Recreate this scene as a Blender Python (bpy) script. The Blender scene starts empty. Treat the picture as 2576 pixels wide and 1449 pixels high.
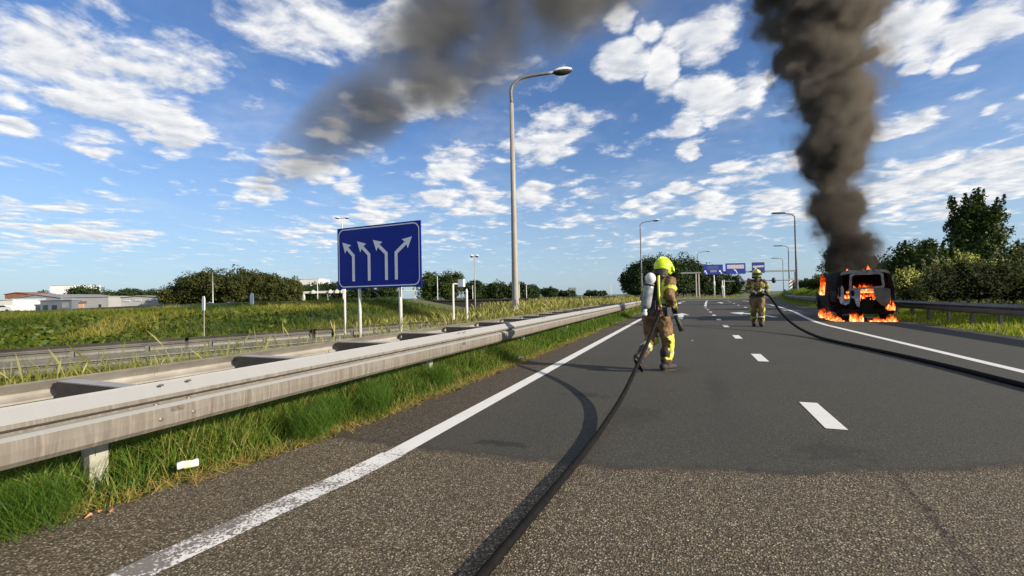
import bpy, bmesh, math, random
import numpy as np
from mathutils import Vector, Matrix, Euler, Quaternion
random.seed(7)
rng = np.random.default_rng(11)
R = math.radians
S = bpy.context.scene
COL = S.collection

# ---------------------------------------------------------------- camera
cam_d = bpy.data.cameras.new('camera')
cam_d.sensor_width = 36.0
cam_d.lens = 36.0 * 1110 / 2576
cam_d.clip_start = 0.05
cam_d.clip_end = 4000
cam = bpy.data.objects.new('camera', cam_d)
COL.objects.link(cam)
th, ph, ro = R(21.9), R(1.08), R(1.2)
F = Vector((-math.sin(th) * math.cos(ph), math.cos(th) * math.cos(ph), math.sin(ph)))
R0 = Vector((math.cos(th), math.sin(th), 0))
# the phone is held yawed right of the road?  forward axis points left of the carriageway
U0 = R0.cross(F)
RR = math.cos(ro) * R0 - math.sin(ro) * U0
UU = math.cos(ro) * U0 + math.sin(ro) * R0
M = Matrix((RR, UU, -F)).transposed().to_4x4()
M.translation = (0, 0, 1.21)
cam.matrix_world = M
S.camera = cam

# ---------------------------------------------------------------- sun, sky, exposure
SUN_DIR = Vector((0.985, -0.10, 0)).normalized() * math.cos(R(20)) + Vector((0, 0, math.sin(R(20))))
sun_d = bpy.data.lights.new('sun', 'SUN')
sun_d.energy = 5.0
sun_d.angle = R(0.53)
sun_d.color = (1.0, 0.89, 0.72)
sun = bpy.data.objects.new('sun', sun_d)
sun.rotation_euler = (-SUN_DIR).to_track_quat('-Z', 'Y').to_euler()
sun.location = (60, -6, 40)
COL.objects.link(sun)

S.view_settings.view_transform = 'Standard'
S.view_settings.look = 'None'
S.view_settings.gamma = 1
S.view_settings.use_curve_mapping = False
S.view_settings.exposure = 0.68
S.cycles.volume_step_rate = 0.5
S.cycles.volume_max_steps = 256
S.cycles.volume_bounces = 1
S.cycles.max_bounces = 8
S.cycles.transparent_max_bounces = 24
S.cycles.use_denoising = True


class NT:
    """small node-tree builder"""
    def __init__(s, tree):
        s.t = tree; s.n = tree.nodes; s.l = tree.links

    def node(s, typ, **kw):
        nd = s.n.new(typ)
        for k, v in kw.items():
            setattr(nd, k, v)
        return nd

    def set(s, sock, v):
        if isinstance(v, bpy.types.NodeSocket):
            s.l.new(v, sock)
        else:
            sock.default_value = v

    def math(s, op, a, b=None, c=None, clamp=False):
        nd = s.node('ShaderNodeMath', operation=op, use_clamp=clamp)
        s.set(nd.inputs[0], a)
        if b is not None: s.set(nd.inputs[1], b)
        if c is not None: s.set(nd.inputs[2], c)
        return nd.outputs[0]

    def vmath(s, op, a, b=None, out=0):
        nd = s.node('ShaderNodeVectorMath', operation=op)
        s.set(nd.inputs[0], a)
        if b is not None:
            s.set(nd.inputs[3] if op == 'SCALE' else nd.inputs[1], b)
        return nd.outputs['Value'] if op in ('LENGTH', 'DISTANCE', 'DOT_PRODUCT') else nd.outputs[0]

    def noise(s, vec, scale, detail=3, rough=0.55, dist=0.0, col=False):
        nd = s.node('ShaderNodeTexNoise')
        s.set(nd.inputs['Vector'], vec)
        nd.inputs['Scale'].default_value = scale
        nd.inputs['Detail'].default_value = detail
        nd.inputs['Roughness'].default_value = rough
        nd.inputs['Distortion'].default_value = dist
        return nd.outputs['Color' if col else 'Fac']

    def vor(s, vec, scale, out='Distance', feature='F1', smooth=None):
        nd = s.node('ShaderNodeTexVoronoi', feature=feature)
        s.set(nd.inputs['Vector'], vec)
        nd.inputs['Scale'].default_value = scale
        if smooth is not None: nd.inputs['Smoothness'].default_value = smooth
        return nd.outputs[out]

    def mr(s, v, a, b, c=0.0, d=1.0, smooth=False):
        nd = s.node('ShaderNodeMapRange', interpolation_type='SMOOTHSTEP' if smooth else 'LINEAR', clamp=True)
        s.set(nd.inputs[0], v)
        for i, x in zip((1, 2, 3, 4), (a, b, c, d)): s.set(nd.inputs[i], x)
        return nd.outputs[0]

    def ramp(s, v, stops):
        nd = s.node('ShaderNodeValToRGB')
        s.set(nd.inputs[0], v)
        e = nd.color_ramp.elements
        while len(e) > 1: e.remove(e[-1])
        e[0].position = stops[0][0]; e[0].color = (*stops[0][1], 1)
        for p, c in stops[1:]:
            x = e.new(p); x.color = (*c, 1)
        return nd.outputs[0]

    def mix(s, f, a, b, mode='MIX'):
        nd = s.node('ShaderNodeMix', data_type='RGBA', blend_type=mode)
        s.set(nd.inputs[0], f)
        for i, x in ((6, a), (7, b)):
            if isinstance(x, tuple): x = (*x[:3], 1)
            s.set(nd.inputs[i], x)
        return nd.outputs[2]

    def sep(s, v):
        nd = s.node('ShaderNodeSeparateXYZ'); s.set(nd.inputs[0], v); return nd.outputs

    def comb(s, x, y, z):
        nd = s.node('ShaderNodeCombineXYZ')
        for i, v in enumerate((x, y, z)): s.set(nd.inputs[i], v)
        return nd.outputs[0]

    def bump(s, h, strength=0.5, dist=0.01):
        nd = s.node('ShaderNodeBump')
        s.set(nd.inputs['Height'], h)
        nd.inputs['Strength'].default_value = strength
        nd.inputs['Distance'].default_value = dist
        return nd.outputs[0]


# ---------------------------------------------------------------- world: Nishita sky + altocumulus
W = bpy.data.worlds.new('World')
S.world = W
W.use_nodes = True
w = NT(W.node_tree)
w.n.clear()
sky = w.node('ShaderNodeTexSky', sky_type='NISHITA')
sky.sun_disc = False
sky.sun_elevation = R(20)
sky.sun_rotation = math.atan2(SUN_DIR.x, SUN_DIR.y)
sky.altitude = 0
sky.air_density = 1.0
sky.dust_density = 0.6
sky.ozone_density = 2.5
tc = w.node('ShaderNodeTexCoord')
d = tc.outputs['Generated']
dx, dy, dz = w.sep(d)
# flat cloud layer seen in perspective
den = w.math('ADD', w.math('MAXIMUM', dz, 0.0), 0.10)
pl = w.comb(w.math('DIVIDE', dx, den), w.math('DIVIDE', dy, den), 0.0)
az = w.math('MULTIPLY', w.math('ARCTAN2', dx, dy), 57.2958)
el = w.math('MULTIPLY', w.math('ARCSINE', dz), 57.2958)
wn = w.noise(pl, 2.6, 4, 0.6, col=True)
wn = w.vmath('SUBTRACT', wn, (0.5, 0.5, 0.5))
wv = w.vmath('MULTIPLY', wn, w.comb(6.0, w.mr(el, 0, 30, 1.5, 5.0), 0.0))
ae = w.vmath('ADD', w.comb(az, el, 0.0), wv)
BL = [(-68.6,21.78,4.7,2.5,1),(-64.94,20.99,5.3,2.7,1),(-69.8,18.25,2.6,1.3,0.8),(-66.83,18.44,4.2,1.3,0.9),(-60.47,21.85,3.5,1.8,0.8),(-59.81,25.15,3.3,2.1,0.6),(-59.52,18.98,3.3,1.5,1),(-59.7,16.5,1.9,1.5,1),(-62.61,26.63,4.5,1.3,0.5),(-70.49,15.17,1.4,0.6,0.9),(-65.78,15.91,1.9,1.0,1),(-62.35,16.72,1.1,0.9,1),(-65.23,14.33,1.4,0.5,0.8),(-69.09,8.92,2.6,0.5,0.7),(-66.33,6.74,5.3,1.0,0.9),(-69.8,4.36,1.9,1.0,0.5),(-47.01,29.16,6.8,2.6,0.8),(-42.11,31.24,6.4,2.2,0.9),(-35.92,31.62,4.4,2.2,0.8),(-49.54,27.21,3.3,1.1,0.6),(-32.09,24.5,6.0,1.9,0.8),(-44.53,20.02,2.2,0.8,0.7),(-49.66,17.28,2.2,0.9,0.8),(-46.76,15.22,3.4,1.5,1),(-51.89,12.33,1.8,1.2,1),(-41.91,14.03,1.6,1.4,1),(-28.7,16.45,3.8,1.5,1),(-15.93,20.44,3.8,2.5,1.1),(-19.87,18.04,3.6,1.4,1),(-18.96,12.69,2.3,1.4,1),(-11.3,12.59,2.0,0.9,0.8),(-38.22,10.67,3.3,1.4,0.8),(-31.31,12.54,2.5,1.2,0.9),(-26.21,12.32,3.6,2.0,0.8),(-46.85,7.75,3.4,1.4,0.6),(-36.34,8.04,7.2,2.0,0.5),(-7.04,31.45,1.9,1.3,1),(-3.49,29.62,1.6,1.3,1),(-7.43,27.04,2.9,1.8,1.1),(-2.46,25.14,1.5,2.4,1),(1.7,27.74,3.3,2.1,1.1),(3.88,21.61,4.4,2.4,1.1),(-0.79,19.85,2.3,1.3,1),(7.22,22.92,2.0,1.2,1),(0.69,16.58,1.1,1.0,1),(-1.23,12.35,2.7,0.8,0.9),(5.3,13.3,2.3,1.1,0.9),(9.67,13.92,1.9,0.8,0.8),(-5.0,10.6,3.3,0.9,0.9),(3.12,9.97,3.4,1.6,0.8),(9.16,9.3,3.4,1.9,0.8),(-4.16,6.52,4.2,1.1,0.5),(-13.4,9.39,4.0,0.9,0.5),(21.16,23.84,3.3,2.2,0.9),(25.78,22.04,2.4,1.8,0.9),(19.07,22.42,1.3,1.0,1),(21.05,20.58,1.1,0.6,1),(23.21,20.01,0.9,0.7,1),(24.96,19.23,0.8,0.5,1),(20.91,15.94,2.2,0.9,1),(22.15,15.95,0.9,0.9,1),(18.56,15.64,1.1,0.9,1),(26.04,15.14,0.7,0.5,0.9),(24.7,10.6,3.7,1.5,1),(21.57,10.18,4.1,1.8,1),(26.32,8.89,2.8,1.9,1),(18.98,9.53,2.4,1.9,1),(22.03,7.16,4.6,1.0,0.7)]
acc = 0.0
for (a, e, ra, re, s_) in BL:
    q = w.vmath('SUBTRACT', ae, (a, e, 0))
    q = w.vmath('MULTIPLY', q, (1 / (ra * 1.5), 1 / (re * 1.5), 0))
    g_ = w.vmath('DOT_PRODUCT', q, q)
    v_ = w.math('MULTIPLY_ADD', g_, -s_, s_)
    acc = w.math('MAXIMUM', acc, v_)
# outside the picture the same kind of clouds goes on
inaz = w.mr(w.math('ABSOLUTE', w.math('ADD', az, 22)), 49, 60, 1.0, 0.0, True)
inel = w.mr(el, 31, 42, 1.0, 0.0, True)
inside = w.math('MULTIPLY', inaz, inel)
big = w.noise(pl, 0.9, 2, 0.5)
base = w.mr(big, 0.42, 0.62, 0.0, 0.9, True)
acc = w.mix(inside, w.comb(base, base, base), w.comb(acc, acc, acc))
acc = w.sep(acc)[0]
def puff(v):
    n_ = w.noise(v, 4.2, 9, 0.60, 0.25)
    vv_ = w.vmath('ADD', v, w.vmath('SCALE', w.vmath('SUBTRACT', w.noise(v, 7.0, 2, 0.5, col=True), (0.5, 0.5, 0.5)), 0.10))
    c_ = w.vor(vv_, 7.5, feature='SMOOTH_F1', smooth=0.4)
    return w.math('MULTIPLY_ADD', w.math('SUBTRACT', 0.42, c_), 0.16, n_)


fine = puff(pl)
fine2 = puff(w.vmath('ADD', pl, (0.05, -0.005, 0.0)))
dens = w.math('MULTIPLY_ADD', w.math('SUBTRACT', fine, 0.5), 3.9, w.math('MULTIPLY', acc, 1.15))
dens2 = w.math('MULTIPLY_ADD', w.math('SUBTRACT', fine2, 0.5), 3.9, w.math('MULTIPLY', acc, 1.15))
mask = w.mr(dens, 0.06, 0.98, 0.0, 0.97, True)
mask = w.math('MULTIPLY', mask, w.mr(el, 0.5, 7.0, 0.0, 1.0, True))
veil = w.math('MULTIPLY', w.mr(w.noise(pl, 1.3, 5, 0.6), 0.45, 0.75, 0.0, 0.22, True), w.mr(el, 0.5, 10.0, 0.0, 1.0))
mask = w.math('MAXIMUM', mask, veil)
lit = w.mr(w.math('SUBTRACT', dens, dens2), -0.55, 0.50, 0.0, 1.0)
thick = w.mr(dens, 0.9, 2.4, 1.0, 0.55)
lit = w.math('MULTIPLY', w.math('MULTIPLY_ADD', lit, 0.65, 0.35), thick)
ccol = w.mix(lit, (0.225, 0.27, 0.345), (0.66, 0.65, 0.64))
skyc = w.vmath('SCALE', sky.outputs[0], 0.10)
skyc = w.vmath('MULTIPLY', skyc, (0.62, 0.77, 0.99))
haze_band = w.mr(el, 0.0, 22.0, 0.62, 0.0, True)
skyc = w.mix(haze_band, skyc, (0.30, 0.385, 0.47))
allc = w.mix(mask, skyc, ccol)
bg = w.node('ShaderNodeBackground')
w.l.new(allc, bg.inputs[0])
bg.inputs[1].default_value = 1.0
wo = w.node('ShaderNodeOutputWorld')
w.l.new(bg.outputs[0], wo.inputs[0])
W.cycles.sampling_method = 'MANUAL'
W.cycles.sample_map_resolution = 512


# ---------------------------------------------------------------- materials
def mat(name, col=(0.5, 0.5, 0.5), rough=0.7, metal=0.0, build=None, spec=None):
    m = bpy.data.materials.new(name)
    m.use_nodes = True
    t = NT(m.node_tree)
    b = m.node_tree.nodes['Principled BSDF']
    b.inputs['Base Color'].default_value = (*col, 1)
    b.inputs['Roughness'].default_value = rough
    b.inputs['Metallic'].default_value = metal
    if spec is not None: b.inputs['Specular IOR Level'].default_value = spec
    if build: build(t, b)
    return m


def opos(t):
    return t.node('ShaderNodeNewGeometry').outputs['Position']


def objc(t):
    return t.node('ShaderNodeTexCoord').outputs['Object']


def noisy(c1, c2, scale, rough=0.8, bump=0.0, bscale=None, metal=0.0, detail=4, spec=None, world=False):
    def bld(t, b):
        p = opos(t) if world else objc(t)
        n = t.noise(p, scale, detail, 0.6)
        n = t.mr(n, 0.3, 0.7)
        t.l.new(t.mix(n, c1, c2), b.inputs['Base Color'])
        if bump:
            h = t.noise(p, bscale or scale * 4, 4, 0.6)
            t.l.new(t.bump(h, bump, 0.02), b.inputs['Normal'])
    return mat('m', c1, rough, metal, bld, spec)


STAINS = [(-1.50, 3.35, .42, .14, .75), (-1.15, 5.3, .55, .25, .6), (-0.55, 4.6, .5, .7, .35), (0.95, 3.95, .5, .45, .4), (0.3, 6.2, .25, 1.6, .3), (-0.2, 7.4, .3, .9, .35)]


def m_road(t, b):
    p = opos(t)
    x, y, z = t.sep(p)
    wob = t.noise(p, 1.6, 4, 0.65)
    wob2 = t.noise(p, 14, 3, 0.6)
    q = t.math('MAXIMUM', t.math('ADD', x, 1.6), 0.0)
    seam = t.math('MULTIPLY_ADD', t.math('MULTIPLY', q, q), 0.077, 3.06)
    dd = t.math('SUBTRACT', y, seam)
    dd = t.math('ADD', dd, t.math('MULTIPLY_ADD', wob, 0.34, -0.17))
    dd = t.math('ADD', dd, t.math('MULTIPLY_ADD', wob2, 0.10, -0.05))
    new = t.mr(dd, -0.03, 0.04, 0, 1, True)                     # 1 = new surface
    should = t.mr(t.math('ADD', x, t.math('MULTIPLY', wob2, 0.06)), -2.30, -2.20, 1, 0, True)   # browner hard shoulder
    # coarse aggregate
    vcol = t.vor(p, 100, 'Color')
    vs = t.sep(vcol)
    vd = t.vor(p, 100)
    st = t.ramp(vs[0], [(0, (0.050, 0.036, 0.022)), (0.30, (0.135, 0.102, 0.065)), (0.62, (0.225, 0.178, 0.118)), (0.87, (0.33, 0.272, 0.19)), (1.0, (0.56, 0.49, 0.38))])
    gap = t.mr(vd, 0.25, 0.62, 0.0, 0.8)
    old = t.mix(gap, st, (0.036, 0.028, 0.018))
    patch = t.noise(p, 0.9, 4, 0.6)
    old = t.mix(t.mr(patch, 0.42, 0.75, 0.0, 0.38), old, (0.082, 0.066, 0.045))
    # fine new asphalt
    v2 = t.sep(t.vor(p, 170, 'Color'))[0]
    fine = t.ramp(v2, [(0, (0.022, 0.020, 0.017)), (0.6, (0.046, 0.044, 0.035)), (0.93, (0.082, 0.078, 0.060)), (1, (0.16, 0.152, 0.12))])
    pn = t.noise(p, 0.55, 5, 0.62)
    fine = t.mix(t.mr(pn, 0.3, 0.75, 0, 0.5), fine, (0.066, 0.062, 0.053))
    lx = t.math('ABSOLUTE', t.math('SUBTRACT', t.math('ABSOLUTE', t.math('SUBTRACT', x, -0.5)), 0.82))
    wheel = t.math('MULTIPLY', t.mr(lx, 0.0, 0.38, 0.40, 0.0, True), t.noise(t.vmath('MULTIPLY', p, (2.2, 0.25, 1)), 1.0, 4, 0.7))
    fine = t.mix(wheel, fine, (0.035, 0.036, 0.034))
    sh = t.mix(t.math('MULTIPLY', gap, 0.7), t.vmath('SCALE', st, 0.42), (0.03, 0.025, 0.021))
    newc = t.mix(should, fine, sh)
    # tar band along the joint
    tar = t.math('MULTIPLY', t.mr(t.math('ABSOLUTE', dd), 0.0, 0.10, 0.75, 0.0, True), t.mr(wob, 0.35, 0.6, 0.2, 1.0))
    c = t.mix(new, old, newc)
    c = t.mix(tar, c, (0.034, 0.026, 0.023))
    # rubbed tyre stains and spilled drops
    stn = t.noise(t.vmath('ADD', t.vmath('MULTIPLY', p, (1.6, 1.0, 1)), (3.3, 1.7, 0)), 1.9, 6, 0.75)
    near = t.mr(y, 3.0, 8.0, 1, 0)
    c = t.mix(t.math('MULTIPLY', t.mr(stn, 0.60, 0.68, 0, 0.55, True), t.math('MULTIPLY', near, new)), c, (0.022, 0.024, 0.022))
    # dark blotches of spilled water and rubber in the left lane
    for (sx, sy, ra, rb, st_) in STAINS:
        e_ = t.vmath('LENGTH', t.vmath('MULTIPLY', t.vmath('SUBTRACT', p, (sx, sy, 0)), (1 / ra, 1 / rb, 0)))
        e_ = t.math('ADD', e_, t.math('MULTIPLY_ADD', t.noise(p, 7, 5, 0.8), 2.4, -1.2))
        c = t.mix(t.mr(e_, 0.25, 0.65, st_, 0, True), c, (0.017, 0.017, 0.015))
    # opened paving joint running along the old surface on the right
    jx = t.math('SUBTRACT', x, t.math('MULTIPLY_ADD', y, 0.10, 0.85))
    jn = t.math('ADD', t.math('ABSOLUTE', t.math('ADD', jx, t.math('MULTIPLY_ADD', t.noise(p, 6, 4, 0.7), 0.14, -0.07))), 0.0)
    jm = t.math('MULTIPLY', t.mr(jn, 0.0, 0.05, 0.85, 0.0, True), t.mr(t.noise(p, 20, 3, 0.7), 0.38, 0.6, 0.1, 1.0))
    c = t.mix(t.math('MULTIPLY', jm, t.math('SUBTRACT', 1.0, new)), c, (0.020, 0.015, 0.012))
    # dirt at the grass edge
    edge = t.mr(t.math('ADD', t.math('ADD', x, t.math('MULTIPLY', t.math('MAXIMUM', t.math('SUBTRACT', 3.2, y), 0.0), 0.24)), t.math('MULTIPLY', wob, 0.25)), -2.95, -2.76, 1, 0, True)
    c = t.mix(t.math('MULTIPLY', edge, 0.7), c, (0.12, 0.085, 0.05))
    # old hairline cracks
    ck = t.vor(t.vmath('ADD', p, t.vmath('SCALE', t.noise(p, 2.0, 3, 0.6, col=True), 0.5)), 0.55, 'Distance', 'DISTANCE_TO_EDGE')
    crk = t.math('MULTIPLY', t.mr(ck, 0.0, 0.006, 0.25, 0), t.math('SUBTRACT', 1.0, new))
    c = t.mix(crk, c, (0.02, 0.017, 0.015))
    t.l.new(c, b.inputs['Base Color'])
    hh = t.math('MULTIPLY', t.math('SUBTRACT', 1.0, vd), t.mix(new, (1, 1, 1), (0.35, 0.35, 0.35)))
    t.l.new(t.bump(hh, 0.8, 0.006), b.inputs['Normal'])
    b.inputs['Roughness'].default_value = 0.85
    b.inputs['Specular IOR Level'].default_value = 0.3


M_ROAD = mat('asphalt', build=m_road)


def m_paint(t, b):
    p = opos(t)
    x, y, z = t.sep(p)
    n = t.noise(p, 60, 5, 0.75)
    n2 = t.noise(p, 3.5, 4, 0.6)
    nearw = t.mr(y, 2.6, 3.4, 1.0, 0.0)
    thr = t.math('ADD', t.math('MULTIPLY', nearw, 0.22), t.math('MULTIPLY', t.mr(n2, 0.4, 0.7), t.mr(nearw, 0, 1, 0.03, 0.20)))
    wear = t.mr(t.math('SUBTRACT', n, t.math('SUBTRACT', 0.78, thr)), 0.0, 0.03)
    c = t.mix(wear, (0.70, 0.69, 0.66), (0.10, 0.085, 0.07))
    c = t.mix(t.mr(n2, 0.3, 0.8, 0, 0.25), c, (0.45, 0.44, 0.41))
    t.l.new(c, b.inputs['Base Color'])


M_PAINT = mat('road_paint', build=m_paint, rough=0.6)


def m_ground(t, b):
    p = opos(t)
    n = t.noise(p, 0.35, 6, 0.65)
    n2 = t.noise(p, 5, 5, 0.7)
    c = t.ramp(n, [(0.3, (0.035, 0.055, 0.012)), (0.5, (0.075, 0.095, 0.018)), (0.7, (0.13, 0.13, 0.035))])
    c = t.mix(t.mr(n2, 0.4, 0.75, 0, 0.6), c, (0.045, 0.038, 0.018))
    t.l.new(c, b.inputs['Base Color'])
    t.l.new(t.bump(n2, 0.8, 0.08), b.inputs['Normal'])


M_GROUND = mat('grass_ground', build=m_ground, rough=0.95)


def grass_mat(stops, trans=0.35):
    def bld(t, b):
        at_ = t.node('ShaderNodeAttribute'); at_.attribute_name = 'tint'
        c = t.ramp(at_.outputs['Fac'], stops)
        n = t.noise(opos(t), 1.1, 3, 0.6)
        c = t.mix(t.mr(n, 0.35, 0.65, 0, 0.35), c, t.vmath('MULTIPLY', c, (0.55, 0.75, 0.6)))
        t.l.new(c, b.inputs['Base Color'])
        b.inputs['Roughness'].default_value = 0.55
        b.inputs['Specular IOR Level'].default_value = 0.25
        tr = t.node('ShaderNodeBsdfTranslucent')
        t.l.new(t.vmath('MULTIPLY', c, (1.2, 1.25, 0.6)), tr.inputs[0])
        mx = t.node('ShaderNodeMixShader'); mx.inputs[0].default_value = trans
        t.l.new(b.outputs[0], mx.inputs[1]); t.l.new(tr.outputs[0], mx.inputs[2])
        t.l.new(mx.outputs[0], t.n['Material Output'].inputs[0])
    return mat('grass', build=bld)


M_GRASS = grass_mat([(0, (0.030, 0.085, 0.010)), (0.45, (0.085, 0.15, 0.014)), (0.75, (0.19, 0.22, 0.035)), (0.9, (0.33, 0.27, 0.085)), (1, (0.40, 0.22, 0.08))])
M_MEADOW = grass_mat([(0, (0.05, 0.085, 0.010)), (0.4, (0.13, 0.15, 0.020)), (0.75, (0.25, 0.23, 0.055)), (1, (0.40, 0.35, 0.15))])
M_BANK = grass_mat([(0, (0.020, 0.050, 0.006)), (0.3, (0.075, 0.11, 0.012)), (0.6, (0.17, 0.165, 0.022)), (0.85, (0.25, 0.22, 0.045)), (1, (0.36, 0.30, 0.10))])


def leaf_mat(c1, c2, c3, trans=0.25):
    def bld(t, b):
        at_ = t.node('ShaderNodeAttribute'); at_.attribute_name = 'tint'
        c = t.ramp(at_.outputs['Fac'], [(0, c1), (0.55, c2), (1, c3)])
        t.l.new(c, b.inputs['Base Color'])
        b.inputs['Roughness'].default_value = 0.6
        b.inputs['Specular IOR Level'].default_value = 0.2
        tr = t.node('ShaderNodeBsdfTranslucent')
        t.l.new(t.vmath('MULTIPLY', c, (1.1, 1.3, 0.5)), tr.inputs[0])
        mx = t.node('ShaderNodeMixShader'); mx.inputs[0].default_value = trans
        t.l.new(b.outputs[0], mx.inputs[1]); t.l.new(tr.outputs[0], mx.inputs[2])
        t.l.new(mx.outputs[0], t.n['Material Output'].inputs[0])
    return mat('leaves', build=bld)


M_LEAF_DARK = leaf_mat((0.010, 0.022, 0.006), (0.026, 0.045, 0.010), (0.055, 0.075, 0.016), 0.15)
M_LEAF_MID = leaf_mat((0.018, 0.034, 0.007), (0.042, 0.068, 0.012), (0.085, 0.105, 0.022), 0.2)
M_LEAF_WARM = leaf_mat((0.022, 0.030, 0.007), (0.055, 0.062, 0.013), (0.10, 0.095, 0.025), 0.2)
M_LEAF_CREAM = leaf_mat((0.035, 0.045, 0.014), (0.185, 0.18, 0.062), (0.80, 0.72, 0.42), 0.5)
M_BARK = noisy((0.06, 0.045, 0.03), (0.12, 0.10, 0.07), 9, 0.9, 0.6)


def m_galv(t, b):
    p = opos(t)
    st = t.noise(t.vmath('MULTIPLY', p, (4, 22, 1.2)), 1.0, 4, 0.7)
    n = t.noise(p, 2.2, 5, 0.65)
    c = t.mix(t.mr(st, 0.35, 0.68), (0.185, 0.168, 0.146), (0.105, 0.092, 0.077))
    fs = t.noise(t.vmath('MULTIPLY', p, (8, 60, 3.0)), 1.0, 3, 0.7)
    c = t.mix(t.mr(fs, 0.52, 0.66, 0, 0.55), c, (0.26, 0.225, 0.185))
    c = t.mix(t.mr(n, 0.45, 0.70, 0, 0.6), c, (0.130, 0.112, 0.092))
    sp = t.noise(p, 38, 3, 0.6)
    c = t.mix(t.mr(sp, 0.68, 0.72, 0, 0.7), c, (0.12, 0.085, 0.06))
    # sky and grazing sun painted in: upward faces get a paler colour
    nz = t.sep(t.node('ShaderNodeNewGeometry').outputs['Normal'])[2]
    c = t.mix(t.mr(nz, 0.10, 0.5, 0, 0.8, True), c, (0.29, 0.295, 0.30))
    t.l.new(c, b.inputs['Base Color'])
    t.l.new(t.bump(n, 0.12, 0.02), b.inputs['Normal'])
    b.inputs['Metallic'].default_value = 0.0
    b.inputs['Roughness'].default_value = 0.78
    b.inputs['Specular IOR Level'].default_value = 0.25


M_GALV = mat('galvanised', build=m_galv)
M_GALV_REAR_LIT = noisy((0.33, 0.31, 0.28), (0.20, 0.182, 0.157), 3.5, 0.6, 0.2, world=True)  # lighter zinc copy: sunlight on the rear beam put into its colour
M_GALV_SHADE = noisy((0.055, 0.053, 0.050), (0.115, 0.108, 0.098), 2.0, 0.5, world=True)  # darkened zinc: the right rail's shade put into its colour; swale barrier reuses it
M_GALV_DARK = noisy((0.24, 0.235, 0.225), (0.36, 0.34, 0.32), 6, 0.6)
M_BOLT = noisy((0.10, 0.08, 0.07), (0.2, 0.17, 0.15), 40, 0.5, metal=0.5)
M_POST = noisy((0.27, 0.27, 0.22), (0.36, 0.36, 0.30), 8, 0.6)
M_POLE = noisy((0.26, 0.245, 0.22), (0.34, 0.32, 0.29), 3, 0.5, metal=0.2)
M_POLE_LIGHT = noisy((0.48, 0.48, 0.45), (0.60, 0.60, 0.57), 3, 0.5)
M_POLE_DARK = noisy((0.10, 0.105, 0.11), (0.15, 0.155, 0.16), 3, 0.5)
M_HEAD_TOP = noisy((0.60, 0.60, 0.58), (0.72, 0.72, 0.70), 3, 0.35)
M_HEAD_UNDER = noisy((0.020, 0.020, 0.022), (0.035, 0.035, 0.04), 9, 0.3)
M_BLUE = noisy((0.0008, 0.013, 0.20), (0.001, 0.017, 0.24), 1.2, 0.5, spec=0.25)
M_BLUE_DARK = noisy((0.003, 0.014, 0.13), (0.004, 0.018, 0.16), 1.2, 0.5, spec=0.25)
M_WHITE_SIGN = noisy((0.52, 0.57, 0.66), (0.60, 0.64, 0.72), 3, 0.4)
M_SMUDGE = noisy((0.30, 0.28, 0.34), (0.40, 0.36, 0.38), 3, 0.5)
M_BACK = noisy((0.11, 0.12, 0.12), (0.15, 0.16, 0.16), 3, 0.5)


# ---------------------------------------------------------------- mesh helpers
def link(name, me, m=None, parent=None, smooth=False):
    o = bpy.data.objects.new(name, me)
    COL.objects.link(o)
    if m is not None:
        for mm in (m if isinstance(m, (list, tuple)) else [m]): me.materials.append(mm)
    if parent is not None: o.parent = parent
    if smooth:
        me.polygons.foreach_set('use_smooth', [True] * len(me.polygons))
    return o


def tag(o, label=None, cat=None, group=None, kind=None):
    if label: o['label'] = label
    if cat: o['category'] = cat
    if group: o['group'] = group
    if kind: o['kind'] = kind
    return o


def empty(name, loc, rz=0.0):
    o = bpy.data.objects.new(name, None)
    o.location = loc; o.rotation_euler = (0, 0, rz)
    o.empty_display_size = 0.2
    COL.objects.link(o)
    return o


def copy_tree(o, parent=None):
    c = o.copy(); COL.objects.link(c); c.parent = parent
    for ch in o.children: copy_tree(ch, c)
    return c


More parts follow.
